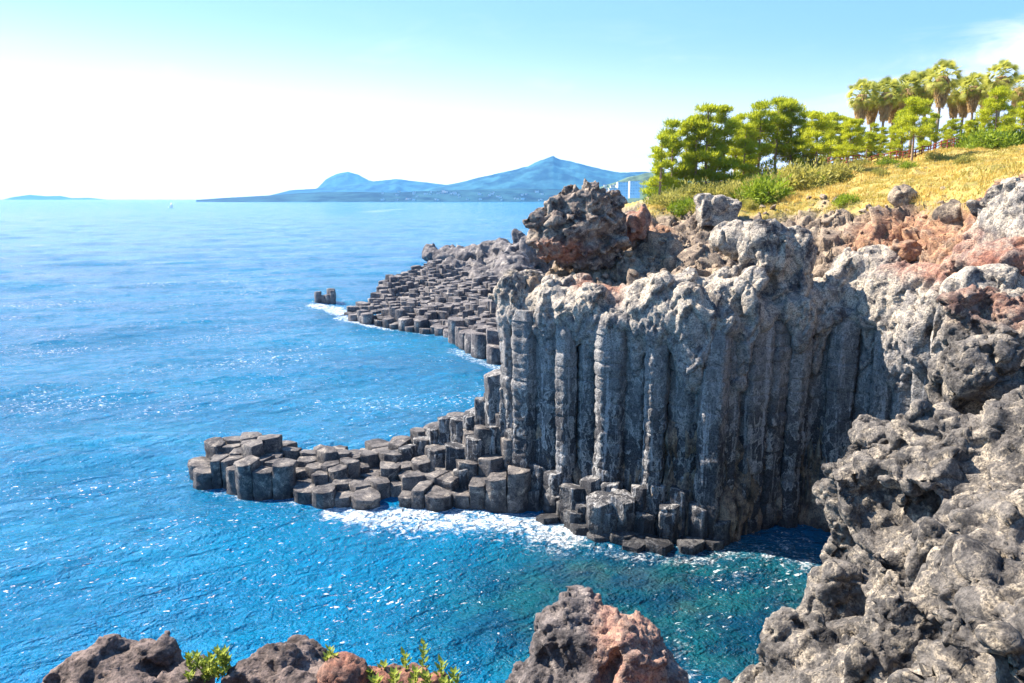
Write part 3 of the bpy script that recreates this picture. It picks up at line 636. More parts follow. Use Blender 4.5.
for px, py, t, r, ti, tx in [(866, 505, 25.7, (1.15, 1.3, 1.9), .28, .2), (903, 450, 27, (1.5, 1.4, 1.1), -.5, .2), (845, 600, 22.6, (.7, .8, .9), .2, 0), (930, 500, 23.6, (1.1, 1.2, 1.7), .3, .3), (985, 385, 27, (1.6, 1.4, 1.2), -.4, .1), (960, 600, 17.2, (.9, 1.0, .8), .4, .2), (880, 585, 21.4, (.5, .7, 1.1), .15, .2), (990, 330, 30, (1.8, 1.5, 1.1), -.3, 0), (1010, 520, 17.5, (1.0, 1.0, .7), -.5, .2), (800, 655, 20, (.9, .9, .7), -.5, .2), (950, 450, 25, (1.5, 1.0, 1.6), .45, .3), (985, 590, 16, (1.3, .8, .8), .5, -.2), (915, 640, 17.5, (.9, .8, 1.0), .5, .3), (1030, 440, 23, (1.6, 1.3, 1.4), .4, 0), (1010, 660, 11.6, (.9, .8, .45), -.4, .2), (935, 560, 20, (1.0, .8, 1.1), .4, .3)]:
    boxy(bm, at_t(px, py, t), tuple(k * .85 for k in r), px * .7, ti, tx)
bpy.data.meshes.remove(me); me = bm_mesh(bm)
cracks = [[at_t(944, 392, 27.6), at_t(935, 430, 26.6), at_t(915, 475, 25.6)], [at_t(900, 560, 21), at_t(890, 620, 19), at_t(880, 683, 17)], [at_t(1000, 470, 20), at_t(960, 520, 20), at_t(940, 560, 19.5)], [at_t(850, 555, 24), at_t(870, 590, 22), at_t(850, 640, 20.5)], [at_t(1024, 400, 25), at_t(970, 440, 24.5), at_t(930, 520, 22.5), at_t(925, 590, 20)], [at_t(1024, 590, 13.5), at_t(960, 640, 14.5), at_t(910, 683, 14.5)]]
def cragd(v):
    r = craggy(v, .3, .46, .34, 0, 2.6, .05, 201, (1, 1, .8), .65)
    for c in cracks: r = r - .95 * np.exp(-(linedist(c, v[:, 0], v[:, 1], v[:, 2]) / .24) ** 2)
    return r
me = rockmesh(me, .18, lambda v: cragd(v), .075, lambda v: craggy(v, 0, .13, 1.2, .09, 4.2, .055, 240, (1, 1, 1), .85))
V = getv(me); attr(me, 'red', redmask(V, [(at_t(1015, 290, 31), (4, 4, 2))]) * .6)
o = link('lava_crag', me, M['crag'], loc=(14, 20, 0)); tag(o, 'grey pitted lava crag filling the right side and lower right corner', 'crag')
print('crag', len(me.vertices), time.time() - T0)
# ------------------------------------------------------------------ foreground rocks
def nearrock(name, lumps, seed, mat, label, voxel, kw, red=None, loc=None):
    bm = bmesh.new()
    for px, py, t, r in lumps: lump(bm, at_t(px, py - (6 if t < 7 else 0), t), r)
    c = at_t(*lumps[0][:3])
    me = rockmesh(bm_mesh(bm), voxel, lambda v: craggy(v, seed=seed, **kw), voxel * .6, lambda v: .25 * craggy(v, seed=seed + 1, big=0, block=kw['block'], bs=kw['bs'] * 3, pit=kw['pit'], ps=kw['ps'] * 2, fine=kw['fine']), sm=4)
    V = getv(me); attr(me, 'red', redmask(V, red) if red else np.zeros(len(V)))
    o = link(name, me, mat, loc=(c[0], c[1], V[:, 2].min())); return tag(o, label, 'rock')
nk = dict(big=.05, block=.05, bs=3.2, pit=.02, ps=14, fine=.008)
nearrock('lava_rock', [(100, 690, 6.3, (.38, .34, .34)), (155, 672, 6.4, (.26, .24, .26)), (70, 700, 6.2, (.26, .24, .26)), (190, 700, 6.2, (.22, .22, .28)), (120, 760, 6.0, (.8, .7, .6))], 301, M['near'], 'rounded dark brown lava rock in the lower left corner', .035, nk)
nearrock('lava_rock', [(285, 676, 6.1, (.33, .28, .27)), (245, 690, 6.0, (.2, .2, .2)), (320, 690, 5.9, (.22, .22, .2)), (290, 760, 5.8, (.9, .6, .6))], 311, M['near'], 'smooth grey brown lava rock with yellow green leaves on both sides', .035, nk)
nearrock('lava_rock', [(385, 697, 5.9, (.32, .26, .16)), (345, 690, 5.8, (.2, .2, .18)), (430, 700, 5.9, (.2, .2, .14)), (390, 770, 5.7, (.7, .6, .5))], 321, M['near'], 'low reddish brown lava rock under the leafy plant at the bottom edge', .035, nk, red=[(at_t(385, 690, 6), (9, 9, 9))])
p = at_t(595, 690, 9)
pk = dict(big=.12, block=.10, bs=2.0, pit=.06, ps=6.5, fine=.02)
nearrock('rock_pinnacle', [(585, 640, 9.4, (.6, .6, .5)), (560, 660, 9.3, (.42, .5, .75)), (620, 665, 9.2, (.55, .6, .65)), (545, 705, 9.1, (.5, .5, .6)), (650, 700, 9.0, (.45, .5, .5)), (580, 612, 9.5, (.22, .3, .28)), (590, 760, 8.8, (1.1, 1.0, 1.1)), (590, 850, 8.2, (1.5, 1.5, 1.8))], 331, M['nearred'],
         'craggy lava pinnacle with a pink red face at the bottom centre', .05, pk, red=[(at_t(630, 640, 9.0), (.52, 1.5, .75)), (at_t(640, 690, 8.9), (.6, 1.2, .6))])
# cliff that carries the viewpoint, under and behind the camera
NP = [(-9, 2.2), (-5, 3.0), (-2, 3.0), (1, 3.4), (3.5, 4.2), (6, 4), (6, -14), (-14, -14), (-14, -2)]
def nh(X, Y): return 20.2 - .35 * np.maximum(Y, 0) - np.maximum(polysd(NP, X, Y) + .6, 0) * 4.5 + .0 * X
me = hf_solid(np.arange(-18, 9, .35), np.arange(-15, 12, .35), nh, -1.5)
me = rockmesh(me, .3, lambda v: craggy(v, .2, .3, .6, .08, 2.6, .05, 401) * sstep(-2, 1.5, v[:, 1]))
attr(me, 'red', np.full(len(me.vertices), .15))
o = link('viewpoint_cliff', me, M['crag'], loc=(-2, -4, 0)); tag(o, 'grey lava cliff under the viewpoint, below the bottom edge', 'cliff', kind='structure')
print('near', time.time() - T0)
# ------------------------------------------------------------------ foliage builders
def quads(C, U, W):
    V = np.stack([C - W, C + W, C + U + W * .25, C + U - W * .25], 1).reshape(-1, 3)
    return V, np.arange(len(C) * 4).reshape(-1, 4)
def unit(v): return v / np.maximum(np.linalg.norm(v, axis=1), 1e-6)[:, None]
def leafmesh(name, C, D, ln, wd, rr, smooth=False):
    n = len(C); D = unit(D); a = unit(np.cross(D, rr.normal(size=(n, 3))))
    V, Fq = quads(C, D * np.asarray(ln).reshape(-1, 1), a * np.asarray(wd).reshape(-1, 1))
    return V, Fq
def tubes(paths, K=6):
    VV = []; QQ = []; off = 0
    for P, R in paths:
        P = np.asarray(P, float); n = len(P); ang = np.arange(K) / K * 2 * math.pi
        d = np.gradient(P, axis=0); d = unit(d); ref = np.array([0.3, .9, .1]); a = unit(np.cross(d, ref)); b = np.cross(d, a)
        V = (P[:, None] + (a[:, None] * np.cos(ang)[None, :, None] + b[:, None] * np.sin(ang)[None, :, None]) * np.asarray(R)[:, None, None]).reshape(-1, 3)
        k = np.arange(K); k2 = (k + 1) % K
        for r in range(n - 1): QQ.append(np.stack([r * K + k, r * K + k2, (r + 1) * K + k2, (r + 1) * K + k], 1) + off)
        VV.append(V); off += len(V)
    return np.concatenate(VV), np.concatenate(QQ)
def crownmesh(name, parts, rnds):
    VV = []; FF = []; RR = []; off = 0
    for (V, Fq), r in zip(parts, rnds):
        VV.append(V); FF.append(Fq + off); RR.append(np.repeat(r, 4) if np.ndim(r) else np.full(len(V), r)); off += len(V)
    me = mesh_np(name, np.concatenate(VV), np.concatenate(FF), smooth=False); attr(me, 'rnd', np.concatenate(RR)); return me
def make_pine(seed, H=9.0, lean=.0, bare=.35, spread=1.0):
    r = np.random.default_rng(seed); root = {}
    t = np.linspace(0, 1, 10); wob = np.cumsum((r.random((10, 2)) - .5) * .12 * H / 9, axis=0)
    trunk = np.column_stack([wob[:, 0] + lean * t * H, wob[:, 1], t * H * .95]); TR = .17 * H / 9 * (1 - t * .85) + .02
    paths = [(trunk, TR)]; parts = []; rn = []
    nb = 31
    for i in range(nb):
        hf = min(.995, bare + (1 - bare) * (i // 3.34 + .8 * r.random() + .1) / 9); z = hf * H * .95; base = np.array([np.interp(hf, t, trunk[:, 0]), np.interp(hf, t, trunk[:, 1]), z])
        a = r.random() * 6.28; L = spread * (H * .22 * (1 - .65 * ((hf - bare) / (1 - bare)) ** 1.3) * (.6 + .6 * r.random()) + .3)
        if i > nb - 4: L *= .6
        end = base + np.array([math.cos(a) * L, math.sin(a) * L, L * (.12 + .25 * r.random())]); mid = (base + end) / 2 + np.array([0, 0, -.08 * L])
        paths.append((np.array([base, mid, end]), [.045, .03, .015]))
        for q in range(4 if L > 1 else 3):
            f = .42 + .6 * q / 3; c = base * (1 - f) + end * f + (r.random(3) - .5) * np.array([.7, .7, .25]) * spread
            n = 58; rad = (.42 + .3 * r.random()) * np.array([1, 1, .46])
            d = unit(r.normal(size=(n, 3))); pos = c + d * rad * r.random((n, 1)) ** .45
            dr = d * .7 + np.array([0, 0, .75]) + r.normal(size=(n, 3)) * .3
            parts.append(leafmesh('l', pos, dr, .24 + .24 * r.random(n), np.full(n, .03 + .02 * r.random()), r)); rn.append(np.clip(.15 + .45 * r.random() + .35 * r.random(n), 0, 1))
    V, Q = tubes(paths); return mesh_np('trunk', V, Q), crownmesh('crown', parts, rn)
def make_palm(seed, H=9.5):
    r = np.random.default_rng(seed); t = np.linspace(0, 1, 8)
    tr = np.column_stack([.25 * t * (r.random() - .5) * 2 + 0 * t, .2 * t * (r.random() - .5) * 2, t * H]); V, Q = tubes([(tr, .22 - .07 * t)], 8)
    trunk = mesh_np('trunk', V, Q); top = tr[-1]; parts = []; rn = []
    for i in range(76):
        el = math.radians(84 - 145 * (i / 76) ** .85 + (r.random() - .5) * 20); a = i * 2.4 + r.random() * .4; L = 1.15 + .5 * r.random()
        d = np.array([math.cos(a) * math.cos(el), math.sin(a) * math.cos(el), math.sin(el)]); hub = top + d * L; hub[2] -= .12 * math.cos(el)
        parts.append(leafmesh('s', np.array([top]), np.array([hub - top]), [L], [.03], r)); rn.append(.2)
        side = np.array([-math.sin(a), math.cos(a), 0]); upv = np.cross(side, d); ro_ = (r.random() - .5) * 2.2; side, upv = side * math.cos(ro_) + upv * math.sin(ro_), upv * math.cos(ro_) - side * math.sin(ro_); n = 15; th = np.linspace(-1.35, 1.35, n)
        D = d[None] * np.cos(th)[:, None] + side[None] * np.sin(th)[:, None] + upv * .15; D[:, 2] -= .08
        C = np.repeat(hub[None], n, 0); ln = .8 * (.65 + .35 * np.cos(th)); a2 = unit(np.cross(D, np.repeat(upv[None], n, 0)))
        parts.append(quads(C, D * ln[:, None], a2 * .06)); rn.append(np.clip(.3 + .5 * r.random() + 0 * th, 0, 1))
        tip = C + D * ln[:, None]; parts.append(quads(tip, (D * .5 + np.array([0, 0, -.75])) * .28, a2 * .02)); rn.append(np.full(n, .6))
    crown = crownmesh('crown', parts, rn); n = 2200; z = H - .0 - 3.3 * r.random(n) ** 1.1; a = r.random(n) * 6.28; rad = np.minimum(.45 + .55 * (H - z), 0.85 * np.clip(1.25 - (H - z) / 3.6, .2, 1)) * (.6 + .5 * r.random(n))
    C = np.column_stack([top[0] + np.cos(a) * rad, top[1] + np.sin(a) * rad, z]); D = np.column_stack([np.cos(a) * .25, np.sin(a) * .25, -np.ones(n)])
    sk = crownmesh('skirt', [leafmesh('k', C, D, .5 + .3 * r.random(n), .05 + .03 * r.random(n), r)], [r.random(n)])
    return trunk, crown, sk
def make_shrub(seed, squash=.75):
    r = np.random.default_rng(seed); parts = []; rn = []
    for i in range(26):
        d = r.normal(size=3); d /= np.linalg.norm(d); d[2] = abs(d[2]); c = d * np.array([.72, .72, squash * .8]) * (.5 + .5 * r.random()); n = 75; rad = .2 + .13 * r.random()
        dd = unit(r.normal(size=(n, 3))); pos = c + dd * rad * r.random((n, 1)) ** .4; parts.append(leafmesh('l', pos, dd + np.array([0, 0, .6]), .06 + .07 * r.random(n), .018 + .014 * r.random(n), r)); rn.append(np.clip(.6 * r.random() + .4 * r.random(n), 0, 1))
    V, Q = tubes([(np.array([[0, 0, -.1], [.05 * math.cos(a), .05 * math.sin(a), .1], [.4 * math.cos(a), .4 * math.sin(a), .5 * squash]]), [.03, .025, .012]) for a in (0, 1.6, 3.1, 4.6)], 5)
    return crownmesh('foliage', parts, rn), mesh_np('stem', V, Q)
ORD = ['first', 'second', 'third', 'fourth', 'fifth', 'sixth', 'seventh', 'eighth', 'ninth', 'tenth', 'eleventh', 'twelfth', 'thirteenth', 'fourteenth', 'fifteenth', 'sixteenth', 'seventeenth', 'eighteenth', 'nineteenth', 'twentieth']
PINES = [make_pine(501, 9, .03, .14, .8), make_pine(502, 9, -.03, .2, .78), make_pine(503, 9, .04, .3, .95), make_pine(504, 9, 0, .10, .72), make_pine(505, 9, .02, .38, 1.1)]
def put_tree(name, kids, x, y, z, sc, rz, label, cat, group):
    o = bpy.data.objects.new(name, None); COL.objects.link(o); o.location = (x, y, z); o.rotation_euler = (0, 0, rz); o.scale = (sc, sc, sc); tag(o, label, cat, group)
    for nm, me, mat in kids:
        c = bpy.data.objects.new(nm, me); COL.objects.link(c); c.parent = o
        if len(me.materials) == 0: me.materials.append(mat)
    return o
# (px, py of the top, depth, kind)
pin = [(662, 132, 76, 3), (676, 117, 78, 0), (688, 118, 80, 3), (699, 112, 79, 1), (709, 101, 79, 0), (728, 103, 80, 3), (738, 112, 84, 1), (745, 122, 80, 0), (757, 112, 84, 3), (764, 99, 81, 0), (780, 97, 83, 2), (795, 96, 83, 1), (808, 109, 82, 0), (820, 110, 80, 4), (833, 112, 88, 2)]
for k, (px, py, Yd, kd) in enumerate(pin):
    p = at(px, py, Yd); g = ground(p[0], p[1]) - .15; H = p[2] - g
    tall = 'tall' if py < 104 else 'dense'
    put_tree('pine_tree', (('trunk', PINES[kd][0], M['bark']), ('crown', PINES[kd][1], M['pine'])), p[0], p[1], g, H / 9.0, k * 1.7, f'{tall} green pine, {ORD[k]} from the left in the grove left of the palms', 'pine tree', 'pines in the grove on the headland')
for k, (px, py, Yd, kd, lab) in enumerate([(851, 118, 76, 2, 'slender pine with a pale trunk leaning on the slope left of the palms'), (918, 96, 78, 4, 'broad yellow green pine with a bare trunk standing in front of the palms'), (868, 132, 92, 4, 'low spreading pine below the leftmost palm'),
        (955, 118, 88, 4, 'flat topped dark pine behind the red railing, right of the broad pine'), (1003, 86, 80, 2, 'dark pine with a visible trunk at the right edge before the last palm'), (895, 118, 90, 3, 'pine half hidden behind the broad yellow green pine on its left'), (1026, 100, 84, 0, 'dark green pine cut by the right edge'), (842, 124, 88, 3, 'small bushy pine just right of the grove, left of the slender leaning pine'), (882, 126, 94, 0, 'green pine between the two leftmost groups of palm trunks'),
        (934, 112, 92, 1, 'green pine directly behind the broad yellow green pine on its right'), (946, 124, 94, 3, 'low green pine under the tallest palm'), (968, 120, 94, 4, 'spreading dark pine below the palms right of the tallest one'), (984, 118, 92, 1, 'green pine left of the dark pine at the right edge'), (905, 108, 86, 0, 'upright green pine just left of the broad yellow green pine'),
        (826, 114, 95, 0, 'green pine behind the right end of the grove'), (847, 116, 96, 1, 'dark pine behind the slender leaning pine'), (860, 118, 97, 3, 'low green pine directly under the leftmost palm'), (873, 122, 97, 0, 'low green pine under the second palm from the left'), (927, 116, 96, 3, 'dark green pine deep behind the broad yellow green pine'),
        (976, 118, 96, 0, 'green pine deep below the palms left of the right edge pine'), (993, 116, 95, 3, 'small green pine close behind the dark pine at the right edge'), (1012, 108, 94, 1, 'green pine between the last palm and the right edge')]):
    p = at(px, py, Yd); g = ground(p[0], p[1]) - .15; H = p[2] - g
    put_tree('pine_tree', (('trunk', PINES[kd][0], M['bark']), ('crown', PINES[kd][1], M['pine'])), p[0], p[1], g, H / 9.0, k * 2.1 + 1, lab, 'pine tree', 'pines among the palms')
PALMS = [make_palm(601), make_palm(602), make_palm(603)]
palms = [(861, 86, 102), (875, 88, 106), (886, 84, 101), (897, 88, 108), (908, 80, 104), (917, 78, 110), (928, 76, 103), (943, 67, 98), (957, 84, 108), (966, 83, 102), (977, 78, 99), (988, 86, 112), (1005, 67, 96), (1019, 80, 108)]
for k, (px, py, Yd) in enumerate(palms):
    p = at(px, py, Yd); g = ground(p[0], p[1]) - .1; H = p[2] - g; T = PALMS[k % 3]
    put_tree('palm_tree', (('trunk', T[0], M['palm_bark']), ('crown', T[1], M['palm']), ('skirt', T[2], M['skirt'])), p[0], p[1], g, H / 10.6, k * 1.3, f'fan palm with a skirt of brown dead leaves, {ORD[k]} of the palms from the left', 'palm tree', 'fan palms on the headland')
SHR = [make_shrub(701), make_shrub(702, .6), make_shrub(703, .9)]
sh = [(658, 190, 70, 1.5, 0, 'bright green shrub at the left end of the grove'), (668, 200, 68, 1.4, 1, 'olive shrub under the leftmost pine'), (690, 196, 70, 1.7, 1, 'wide olive shrub below the fourth pine of the grove'), (684, 206, 65, 1.1, 0, 'dark green low shrub above the pale pitted rock'),
      (706, 190, 73, 1.2, 1, 'small olive shrub under the tall fifth pine'), (712, 186, 76, .9, 0, 'little green shrub between the pine trunks in the left grove'), (722, 196, 70, 1.5, 1, 'olive shrub above the rounded grey boulder'), (738, 190, 72, 1.4, 1, 'tan olive shrub near the middle of the grove'),
      (750, 182, 74, 1.7, 1, 'large tan shrub at the foot of the middle pines'), (766, 196, 67, 2.0, 0, 'big dark green bush low on the slope'), (777, 177, 75, 1.2, 0, 'bright green bush at the foot of the tall pines'), (768, 180, 72, 1.5, 1, 'tan bush left of the bright green bush'), (800, 184, 69, 2.2, 1, 'large round pale yellow bush in the middle of the slope'),
      (806, 168, 78, 1.7, 1, 'tall tan bush below the right pines of the grove'), (822, 166, 80, 1.6, 1, 'tan bush next to the railing start'), (838, 172, 78, 1.5, 1, 'grey olive bush under the slender leaning pine'), (860, 160, 84, 1.3, 1, 'olive bush before the railing, below the leftmost palm'), (888, 158, 78, 1.2, 0, 'dark green low bush before the railing'),
      (908, 162, 76, .9, 0, 'bright green little bush at the foot of the broad pine'), (878, 168, 74, .9, 1, 'low yellow bush left of the broad pine trunk'), (935, 153, 80, 1.1, 1, 'low olive bush just right of the broad pine trunk'), (965, 157, 76, 1.0, 1, 'small olive bush in the grass below the dark pines'), (975, 135, 86, 3.0, 0, 'big rounded green bush behind the end of the railing'),
      (960, 140, 90, 2.2, 0, 'dark green bush beside the end of the railing'), (990, 142, 88, 2.4, 0, 'dark bush left of the pine at the right edge'), (1015, 140, 84, 2.3, 0, 'dark green bush in the right edge of the slope'), (700, 205, 64, 1.0, 1, 'small tan shrub left of the rounded grey boulder'), (745, 203, 64, .9, 1, 'little yellow shrub right of the rounded grey boulder'), (846, 196, 62, .8, 0, 'small green tuft in the middle of the yellow slope')]
for i_, (px, py, Yd, kd) in enumerate(pin):
    sh.append((px + 3, 193 - i_ * 1.3, 71 + i_ * .6, 1.15 + .12 * (i_ % 3), 1 if i_ % 3 else 0, f'low {"olive" if i_ % 3 else "green"} bush in front of the {ORD[i_]} pine from the left in the grove'))
for k, (px, py, Yd, r, kd, lab) in enumerate(sh):
    r *= 1.7 if px < 850 else 1.3; q = pixg(px, py + 7); p = q if q is not None and 50 < q[1] < 105 else at(px, py, Yd); g = ground(p[0], p[1]) - .12; T = SHR[k % 3]
    me = T[0].copy() if kd == 0 else T[0]
    o = bpy.data.objects.new('shrub', None); COL.objects.link(o); o.location = (p[0], p[1], g); o.rotation_euler = (0, 0, k * 1.9); o.scale = (r, r, r * .95); tag(o, lab, 'shrub', 'shrubs on the grassy slope')
    c = bpy.data.objects.new('foliage', T[0]); COL.objects.link(c); c.parent = o
    if len(T[0].materials) == 0: T[0].materials.append(M['shrub_olive'])
    c.material_slots[0].link = 'OBJECT'; c.material_slots[0].material = M['shrub_green'] if kd == 0 else M['shrub_olive']
    c = bpy.data.objects.new('stem', T[1]); COL.objects.link(c); c.parent = o
    if len(T[1].materials) == 0: T[1].materials.append(M['bark'])
for b in list(bpy.data.meshes):
    if b.users == 0: bpy.data.meshes.remove(b)
# grass tufts on the slope
r = np.random.default_rng(88); n = 80000
gx = 6 + r.random(n) * 80; gy = 38 + r.random(n) * 65
ga = grass_amt(gx, gy) + 3.0 * fbm(np.column_stack([gx, gy, 0 * gx]) * np.array([.35, .35, 0]), 3, 5)
dens = .35 + .65 * sstep(-.2, .3, fbm(np.column_stack([gx, gy, 0 * gx]) * .6, 2, 15))
keep = (ga > .2) & (polysd(LAND, gx, gy) < -1.3) & (r.random(n) < dens) & (np.abs(gx / gy) < .78); gx, gy = gx[keep], gy[keep]
gz = np.array([ground(a, b, -99) for a, b in zip(gx, gy)]); ok = gz > 10; gx, gy, gz = gx[ok], gy[ok], gz[ok]
n = len(gx); C = np.repeat(np.column_stack([gx, gy, gz - .05]), 7, 0); C[:, :2] += r.normal(size=(n * 7, 2)) * .16
D = np.column_stack([r.normal(size=(n * 7, 2)) * .38, np.ones(n * 7)]); big = fbm(np.column_stack([gx, gy, 0 * gx]) * .3, 2, 44)
ln = np.repeat((.12 + .24 * r.random(n)) * (1 + .5 * big), 7); me = crownmesh('grass', [leafmesh('g', C, D, ln, .035 + 0 * ln, r)], [np.clip(np.repeat(.52 + .85 * big + .3 * r.random(n), 7) + .2 * (r.random(n * 7) - .5), 0, 1)])
o = link('grass', me, M['grass']); tag(o, 'yellow dry grass covering the slope above the rocks', 'grass', kind='stuff')
print('grass', n, time.time() - T0)
r = np.random.default_rng(66); n = 9000
gx = 2 + r.random(n) * 36; gy = 34 + r.random(n) * 36; gaa = grass_amt(gx, gy) + 3.0 * fbm(np.column_stack([gx, gy, 0 * gx]) * np.array([.35, .35, 0]), 3, 5)
kp = (polysd(LAND, gx, gy) < -1.0) & (np.abs(gx / gy) < .75) & (r.random(n) < np.where(gaa < .5, .38, np.exp(-(gaa - .5) * .8) * .16)); gx, gy = gx[kp], gy[kp]
bmi = bmesh.new(); bmesh.ops.create_icosphere(bmi, subdivisions=2, radius=1); bmi.verts.ensure_lookup_table()
IV = np.array([v.co[:] for v in bmi.verts]); IF = np.array([[v.index for v in f.verts] for f in bmi.faces]); bmi.free()
VV = []; FF = []
for i, (a, b_) in enumerate(zip(gx, gy)):
    z_ = ground(a, b_, -99)
    if z_ < 10: continue
    sz = .08 + .34 * r.random() ** 3; R3 = np.linalg.qr(r.normal(size=(3, 3)))[0]; v = IV * np.array([1, .8, .6]) * (1 + .35 * vnoise(IV * 1.3 + i * 7.1, 5)[:, None])
    for _ in range(5):       # knock flat faces off the stone
        dn = r.normal(size=3); dn /= np.linalg.norm(dn); pr = v @ dn; v = v - np.maximum(pr - .5, 0)[:, None] * dn
    VV.append(v @ R3.T * sz + np.array([a, b_, z_ + sz * .25])); FF.append(IF + len(IV) * (len(VV) - 1))
me = mesh_np('rubble', np.concatenate(VV), np.concatenate(FF)); me.set_sharp_from_angle(angle=math.radians(30)); Vr = getv(me); attr(me, 'red', redmask(Vr, REDB) * .9 + .1)
o = link('rubble', me, M['tan']); tag(o, 'loose brown and grey stones strewn over the rocky slope', 'rubble', kind='stuff')
print('rubble', len(VV), time.time() - T0)
# ------------------------------------------------------------------ railing
rail = empty('railing', tuple(at(905, 152, 86))); tag(rail, 'long red brown post and rail fence along the grass in front of the palms', 'railing')
pts = []
for px in np.arange(828, 972, 6.2):
    Yd = 88 - 3 * math.sin((px - 828) / 45); p = at(px, 160, Yd); z = ground(p[0], p[1]); pts.append((p[0], p[1], z))
pts = np.array(pts)
for p in pts:
    V, Q = tubes([(np.array([[p[0], p[1], p[2] - .2], [p[0], p[1], p[2] + .6], [p[0], p[1], p[2] + 1.2]]), [.07, .07, .07])], 6); link('post', mesh_np('post', V, Q), M['rail'], rail)
for hgt in (.45, .8, 1.12):
    V, Q = tubes([(pts + np.array([0, -.09, hgt]), np.full(len(pts), .055))], 6); link('rail', mesh_np('rail', V, Q), M['rail'], rail)
# ------------------------------------------------------------------ foreground plants
def sprig(r, base, L, n=14, leaf=.06):
    top = base + np.array([(r.random() - .5) * .3 * L, (r.random() - .5) * .3 * L, L]); C = []; D = []
    for i in range(n):
        f = .25 + .75 * i / n; a = i * 2.4; C.append(base * (1 - f) + top * f); D.append([math.cos(a), math.sin(a), .55 + f * .7])
    P = [base, (base + top) / 2 + (r.random(3) - .5) * .03, top]
    C = np.array(C); D = unit(np.array(D)); a2 = unit(np.cross(D, np.array([0, 0, 1.]))); w_ = leaf * .26
    V = []; F_ = []
    for c, d, s in zip(C, D, a2):
        k = len(V); l = leaf * (.7 + .6 * r.random()); up = np.cross(s, d)
        V += [c, c + d * l * .45 + s * w_, c + d * l + up * .0, c + d * l * .45 - s * w_, c + d * l * .5 - up * w_ * .5]; F_ += [[k, k + 1, k + 4], [k + 1, k + 2, k + 4], [k + 2, k + 3, k + 4], [k + 3, k, k + 4]]
    return np.array(V), np.array(F_), (np.array(P), [.007, .006, .004])
def plantthing(name, sprigs, seed, label):
    r = np.random.default_rng(seed); b0 = at_t(sprigs[0][0], sprigs[0][1] + 15, sprigs[0][2]); o = empty(name, tuple(b0)); tag(o, label, 'plant')
    for px, py, t, L in sprigs:
        top = at_t(px, py, t); V, F_, P = sprig(r, top - np.array([0, 0, L]), L, 16 if L > .1 else 11, .075 if L > .1 else .055)
        V2, Q = tubes([P], 5); st_ = link('stem', mesh_np('stem', V2, Q), M['plant'], o); st_['_o'] = o['_o']
        me = mesh_np('leaves', V, F_); attr(me, 'rnd', np.full(len(V), r.random())); link('leaves', me, M['plant'], st_)
plantthing('leafy_plant', [(423, 645, 6.0, .3), (404, 657, 5.9, .24), (439, 662, 5.9, .22), (455, 672, 5.8, .2), (384, 664, 5.9, .2), (370, 670, 5.8, .16), (412, 672, 5.7, .18), (395, 674, 5.7, .15), (428, 675, 5.7, .15), (446, 680, 5.6, .15), (376, 681, 5.6, .12)], 1, 'leafy yellow green plant with upright sprigs at the bottom edge')
r = np.random.default_rng(5)
plantthing('leafy_plant', [(188 + 42 * r.random(), 650 + 25 * r.random(), 5.9 + .2 * r.random(), .05 + .03 * r.random()) for _ in range(34)], 2, 'low yellow green leaf mat between the two lower left rocks')
plantthing('leafy_plant', [(331, 648, 5.9, .1), (334, 655, 5.8, .1), (328, 657, 5.8, .08)], 3, 'tiny green sprig on the right side of the smooth grey brown rock')
# ------------------------------------------------------------------ sea
def nonuni_r():
    r = [3.0]
    while r[-1] < 12300:
        x = r[-1]; r.append(x + (max(.12, x * .0022) if x < 300 else x * .012 if x < 3000 else x * .05))
    return np.array(r)
R = nonuni_r()
azs = np.radians(np.concatenate([np.linspace(-180, -48, 40, endpoint=False), np.linspace(-48, 48, 760, endpoint=False), np.linspace(48, 180, 41)]))
RRg, AA = np.meshgrid(R, azs, indexing='ij'); X = RRg * np.sin(AA); Y = RRg * np.cos(AA)
V = np.stack([X, Y, 0 * X], -1).reshape(-1, 3); x, y = V[:, 0], V[:, 1]; rr_ = np.hypot(x, y)
z = np.zeros(len(V)); wr = np.random.default_rng(4)
wx = x + 2.5 * vnoise(V * .05, 2); wy = y + 2.5 * vnoise(V * .05, 3)
for i in range(26):
    L = 1.3 * 1.22 ** i * .6; 
    if L > 60: L = 1 + 30 * wr.random()
    th = math.radians(118 + wr.normal() * 32); ph_ = wr.random() * 6.28; k = 2 * math.pi / L
    fade = 1 - sstep(.1, .4, np.maximum(.12, rr_ * .0022) / L); amp = .0085 * L ** .85
    z += amp * fade * (1 - np.abs(np.sin(.5 * (k * (wx * math.cos(th) + wy * math.sin(th)) + ph_))) * 1.3)
V[:, 2] = np.where(rr_ < 1500, z * (1 - sstep(700, 1500, rr_)), 0) - .1
nr_, na = RRg.shape; F_ = grid_faces(nr_, na); me = mesh_np('sea', V, F_)
if getn(me)[:, 2].mean() < 0: me.flip_normals()
fo = np.zeros(len(V))
nearm = rr_ < 330
def stroke(pts, wd, st, z=0):
    P = [on_z(a, b)[:2] for a, b in pts]; d = linedist(P, x[nearm], y[nearm]); fo[nearm] = np.maximum(fo[nearm], st * (1 - sstep(.25, 1, d / wd)))
stroke([(345, 518), (385, 524), (430, 524), (480, 524), (530, 530), (565, 538)], 3.4, 1.0); stroke([(370, 528), (470, 530), (560, 545)], 4.2, .62)
stroke([(215, 490), (240, 498), (300, 505), (345, 518)], 2.0, .62); stroke([(230, 505), (320, 540)], 4, .35)
stroke([(455, 500), (470, 512)], 1.0, 1.0); stroke([(560, 540), (620, 558), (690, 566), (730, 560)], 1.5, .7); stroke([(730, 555), (770, 560), (800, 570), (790, 545)], 2.6, .62); stroke([(700, 566), (800, 600)], 4, .42); stroke([(680, 640), (690, 683)], 1.2, .5)
